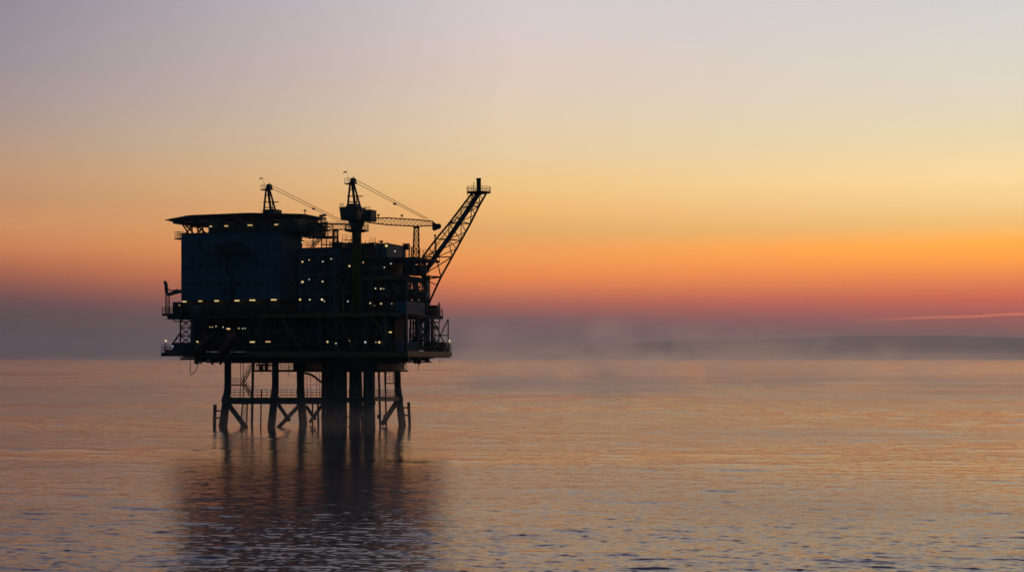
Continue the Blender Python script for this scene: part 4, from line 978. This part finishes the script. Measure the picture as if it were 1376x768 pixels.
def mist(name, c, size, dens, scale, lo, hi, seed, an=.78):
    """a soft-edged bank of sea smoke lying on the water"""
    (x, y), (sx_, sy_, top) = c, size
    o, m, nt, pv = vol_box(name, x - sx_, x + sx_, y - sy_, y + sy_, .5, top)
    N = nt.nodes.new; L = nt.links.new
    def M_(op, a, b_=None):
        n = N('ShaderNodeMath'); n.operation = op
        for i, q in enumerate((a, b_)):
            if q is None: continue
            if isinstance(q, (int, float)): n.inputs[i].default_value = q
            else: L(q, n.inputs[i])
        return n.outputs[0]
    pv.inputs['Color'].default_value = (1, .97, .98, 1); pv.inputs['Anisotropy'].default_value = an
    tc = N('ShaderNodeTexCoord'); mp = N('ShaderNodeMapping'); mp.inputs['Scale'].default_value = (scale, scale * .6, scale * 1.5); mp.inputs['Location'].default_value = (seed, seed * .7, 0)
    L(tc.outputs['Object'], mp.inputs['Vector'])
    n1 = N('ShaderNodeTexNoise'); n1.inputs['Scale'].default_value = 1; n1.inputs['Detail'].default_value = 4; n1.inputs['Distortion'].default_value = .6
    L(mp.outputs['Vector'], n1.inputs['Vector'])
    mr = N('ShaderNodeMapRange'); mr.inputs[1].default_value = lo; mr.inputs[2].default_value = hi; mr.inputs[3].default_value = 0; mr.inputs[4].default_value = dens
    L(n1.outputs['Fac'], mr.inputs[0])
    sp = N('ShaderNodeSeparateXYZ'); L(tc.outputs['Object'], sp.inputs[0])
    ex = M_('DIVIDE', M_('SUBTRACT', sp.outputs['X'], x), sx_); ey = M_('DIVIDE', M_('SUBTRACT', sp.outputs['Y'], y), sy_); ez = M_('DIVIDE', sp.outputs['Z'], top)
    e2 = M_('ADD', M_('ADD', M_('MULTIPLY', ex, ex), M_('MULTIPLY', ey, ey)), M_('MULTIPLY', ez, ez))
    fall = N('ShaderNodeMapRange'); fall.interpolation_type = 'SMOOTHSTEP'
    for i, q in enumerate((.02, .98, 1, 0)): fall.inputs[i + 1].default_value = q
    L(e2, fall.inputs[0])
    L(M_('MULTIPLY', mr.outputs[0], fall.outputs[0]), pv.inputs['Density'])
# low sheets over the water
mist('low_mist', (90, 640), (330, 330, 7), .014, .014, .49, .68, 3.1)
mist('low_mist', (-190, 520), (200, 240, 6), .012, .016, .48, .68, 8.3)
mist('low_mist', (-28, 264), (60, 50, 6.5), .009, .045, .42, .66, 5.5)
mist('low_mist', (330, 780), (280, 260, 8), .012, .013, .48, .68, 1.9)
mist('thin_sea_mist', (0, 280), (420, 300, 14), .0007, .02, .25, .6, 4.4, .3)
mist('fog_bank', (900, 9500), (7000, 3000, 80), .0005, .0011, .40, .66, 6.6)
# rising wisps farther out
for i, (px, y, sx_, top, d) in enumerate(((655, 900, 30, 44, .032), (705, 960, 30, 36, .024), (760, 920, 26, 38, .024), (815, 850, 24, 46, .036), (850, 1000, 40, 36, .02), (925, 900, 46, 42, .026), (1010, 950, 40, 42, .028), (1090, 1000, 46, 40, .026), (1200, 1050, 60, 36, .019), (1300, 1000, 50, 34, .010))):
    mist('mist_wisp', ((px - 688) / F * y, y), (sx_, 60, top), d * .72, .05, .40, .66, 2.3 + 5.1 * i, .84)

# ------------------------------------------------------------------ dusk sky
w = bpy.data.worlds.new('World'); sc.world = w; w.use_nodes = True
nt = w.node_tree; N = nt.nodes.new; L = nt.links.new
nt.nodes.clear()
out = N('ShaderNodeOutputWorld')
tc = N('ShaderNodeTexCoord'); sx = N('ShaderNodeSeparateXYZ'); L(tc.outputs['Generated'], sx.inputs[0])
def math_(op, a, b_=None, c=None):
    n = N('ShaderNodeMath'); n.operation = op
    for i, x in enumerate((a, b_, c)):
        if x is None: continue
        if isinstance(x, (int, float)): n.inputs[i].default_value = x
        else: L(x, n.inputs[i])
    return n.outputs[0]
def mrange(x, a, b_, c=0.0, d=1.0, smooth=False):
    n = N('ShaderNodeMapRange'); n.interpolation_type = 'SMOOTHSTEP' if smooth else 'LINEAR'
    L(x, n.inputs[0])
    for i, q in enumerate((a, b_, c, d)): n.inputs[i + 1].default_value = q
    return n.outputs[0]
DEG = 57.29578
el = math_('MULTIPLY', math_('ARCSINE', sx.outputs['Z']), DEG)
az = math_('MULTIPLY', math_('ARCTAN2', sx.outputs['X'], sx.outputs['Y']), DEG)
def s2l(c):
    return tuple(((x / 255) / 12.92 if x / 255 <= .04045 else ((x / 255 + .055) / 1.055) ** 2.4) for x in c)
E0, E1 = -1.0, 30.0
def ramp(stops):
    n = N('ShaderNodeValToRGB'); cr = n.color_ramp; cr.interpolation = 'LINEAR'
    fac = mrange(el, E0, E1); L(fac, n.inputs[0])
    st_ = [((math.degrees(math.atan((HOR - y) / F)) if y > -400 else y) , c) for y, c in stops]
    for i, (e, c) in enumerate(st_):
        p = max(0.0, min(1.0, (e - E0) / (E1 - E0)))
        el_ = cr.elements[i] if i < 2 else cr.elements.new(p)
        el_.position = p; el_.color = (*s2l(c), 1)
    return n.outputs[0]
SKY_L = [(481, (77.9, 66.0, 72.8)), (455, (80.0, 69.7, 76.6)), (425, (90.0, 67.8, 70.9)), (410, (112.0, 69.7, 72.8)), (390, (156.0, 85.7, 69.7)), (365, (198.9, 112.6, 71.6)), (340, (225.2, 139.7, 82.7)), (310, (224.6, 153.9, 96.9)), (280, (205.3, 150.7, 108.0)), (250, (202.2, 155.8, 118.2)), (200, (183.0, 156.0, 137.5)), (150, (168.0, 150.0, 149.7)), (100, (155.0, 145.0, 152.7)), (10, (142.0, 136.0, 148.6)), (-180, (146, 136, 164)), (-399, (88, 94, 120))]
SKY_M = [(481, (126.1, 97.8, 110.0)), (455, (129.3, 99.8, 112.0)), (430, (143.6, 90.8, 94.6)), (412, (196.2, 96.9, 77.4)), (395, (238.6, 124.5, 71.1)), (375, (271.3, 149.6, 65.5)), (345, (270.0, 170.5, 76.0)), (310, (247.2, 182.7, 105.0)), (285, (256.8, 194.1, 114.6)), (250, (252.5, 206.6, 135.0)), (200, (239.0, 211.3, 168.2)), (150, (231.6, 209.3, 181.9)), (100, (225.3, 205.2, 191.2)), (10, (213.8, 204.2, 205.4)), (-180, (202, 184, 202)), (-399, (104.0, 106.0, 130.0))]
SKY_R = [(481, (139.3, 91.6, 93.6)), (455, (167.2, 83.0, 80.9)), (440, (185.4, 83.0, 79.2)), (425, (216.6, 87.7, 74.4)), (405, (249.5, 104.2, 66.3)), (385, (267.6, 140.4, 62.8)), (355, (294.7, 179.2, 54.5)), (335, (299.4, 192.5, 56.2)), (310, (262.8, 206.7, 119.8)), (280, (262.8, 220.5, 150.0)), (250, (266.3, 229.8, 165.1)), (200, (243.2, 223.7, 180.0)), (150, (230.9, 219.6, 195.6)), (100, (222.8, 217.5, 202.8)), (10, (211.5, 209.3, 210.0)), (-180, (206, 188, 204)), (-399, (110.0, 110.0, 132.0))]
rl_, rm_, rr_ = ramp(SKY_L), ramp(SKY_M), ramp(SKY_R)
def mix(f, a, b_, mode='MIX'):
    n = N('ShaderNodeMix'); n.data_type = 'RGBA'; n.blend_type = mode
    if isinstance(f, (int, float)): n.inputs[0].default_value = f
    else: L(f, n.inputs[0])
    for s_, x in ((6, a), (7, b_)):
        if isinstance(x, tuple): n.inputs[s_].default_value = (*x, 1)
        else: L(x, n.inputs[s_])
    return n.outputs[2]
front = mix(mrange(az, -20, 0), rl_, rm_)
front = mix(mrange(az, 0, 19), front, rr_)
glow_ = math_('MULTIPLY', mrange(az, 21, 40, 0, 1, True), mrange(el, 2, 11, 1, 0, True))
front = mix(glow_, front, (2.6, 1.3, .75))
# thin lit cloud streaks low on the right
def streak(az0, az1, e0, slope, wd, soft):
    line_ = math_('MULTIPLY_ADD', math_('SUBTRACT', az, az0), slope, e0)
    nz = N('ShaderNodeTexNoise'); nz.inputs['Scale'].default_value = 30; L(tc.outputs['Generated'], nz.inputs['Vector'])
    line_ = math_('ADD', line_, math_('MULTIPLY', math_('SUBTRACT', nz.outputs['Fac'], .5), .12))
    d = math_('DIVIDE', math_('ABSOLUTE', math_('SUBTRACT', el, line_)), wd)
    g = math_('POWER', 2.718, math_('MULTIPLY', math_('MULTIPLY', d, d), -1.0))
    return math_('MULTIPLY', math_('MULTIPLY', g, mrange(az, az0, az0 + soft, 0, 1, True)), mrange(az, az1 - 3, az1, 1, 0, True))
s1 = streak(12.6, 30, 1.43, .036, .04, 5.0); s2 = streak(18.3, 34, 1.1, .02, .05, 1.5); s3 = streak(14.6, 17.5, 1.78, .03, .05, 1.2)
front = mix(math_('MULTIPLY', s1, .62), front, (1.7, .34, .11)); front = mix(math_('MULTIPLY', s2, .6), front, (.8, .16, .07)); front = mix(math_('MULTIPLY', s3, .3), front, (.75, .2, .08))
# away from the glow: deep blue dusk
n = N('ShaderNodeValToRGB'); L(mrange(el, 0, 90), n.inputs[0]); back = n.outputs[0]
n.color_ramp.elements[0].color = (.002, .034, .058, 1); n.color_ramp.elements[1].color = (.004, .044, .078, 1)
ab_ = math_('ABSOLUTE', math_('SUBTRACT', az, 5.0))
sky = mix(mrange(ab_, 26, 52, 0, 1, True), front, back)
sky = mix(mrange(el, 24, 56, 0, 1, True), sky, (.024, .045, .075))
bg = N('ShaderNodeBackground'); L(sky, bg.inputs['Color']); bg.inputs['Strength'].default_value = 1.09
nis = N('ShaderNodeTexSky'); nis.sky_type = 'NISHITA'; nis.sun_disc = False; nis.sun_elevation = R(0.6); nis.sun_rotation = R(38)
bg2 = N('ShaderNodeBackground'); L(nis.outputs[0], bg2.inputs['Color']); bg2.inputs['Strength'].default_value = 0.004
ad = N('ShaderNodeAddShader'); L(bg.outputs[0], ad.inputs[0]); L(bg2.outputs[0], ad.inputs[1]); L(ad.outputs[0], out.inputs['Surface'])

sun = bpy.data.lights.new('sun', 'SUN'); sun.energy = 0.02; sun.angle = R(.5); sun.color = (1, .55, .28)
so = bpy.data.objects.new('sun', sun); COL.objects.link(so)
sd = Vector((math.sin(R(38)) * math.cos(R(.6)), math.cos(R(38)) * math.cos(R(.6)), math.sin(R(.6))))
so.rotation_euler = sd.to_track_quat('Z', 'Y').to_euler()
so.location = (200, 200, 120)

# ------------------------------------------------------------------ view
vs_ = sc.view_settings; vs_.view_transform = 'Standard'; vs_.look = 'None'; vs_.exposure = 0; vs_.gamma = 1; vs_.use_curve_mapping = False
sc.cycles.use_denoising = True
sc.cycles.volume_step_rate = 1.0; sc.cycles.volume_max_steps = 256
sc.cycles.volume_bounces = 2; sc.cycles.max_bounces = 5; sc.cycles.diffuse_bounces = 2; sc.cycles.glossy_bounces = 3
sc.cycles.sample_clamp_indirect = 4
for o in bpy.data.objects:
    if '_b' in o: del o['_b']
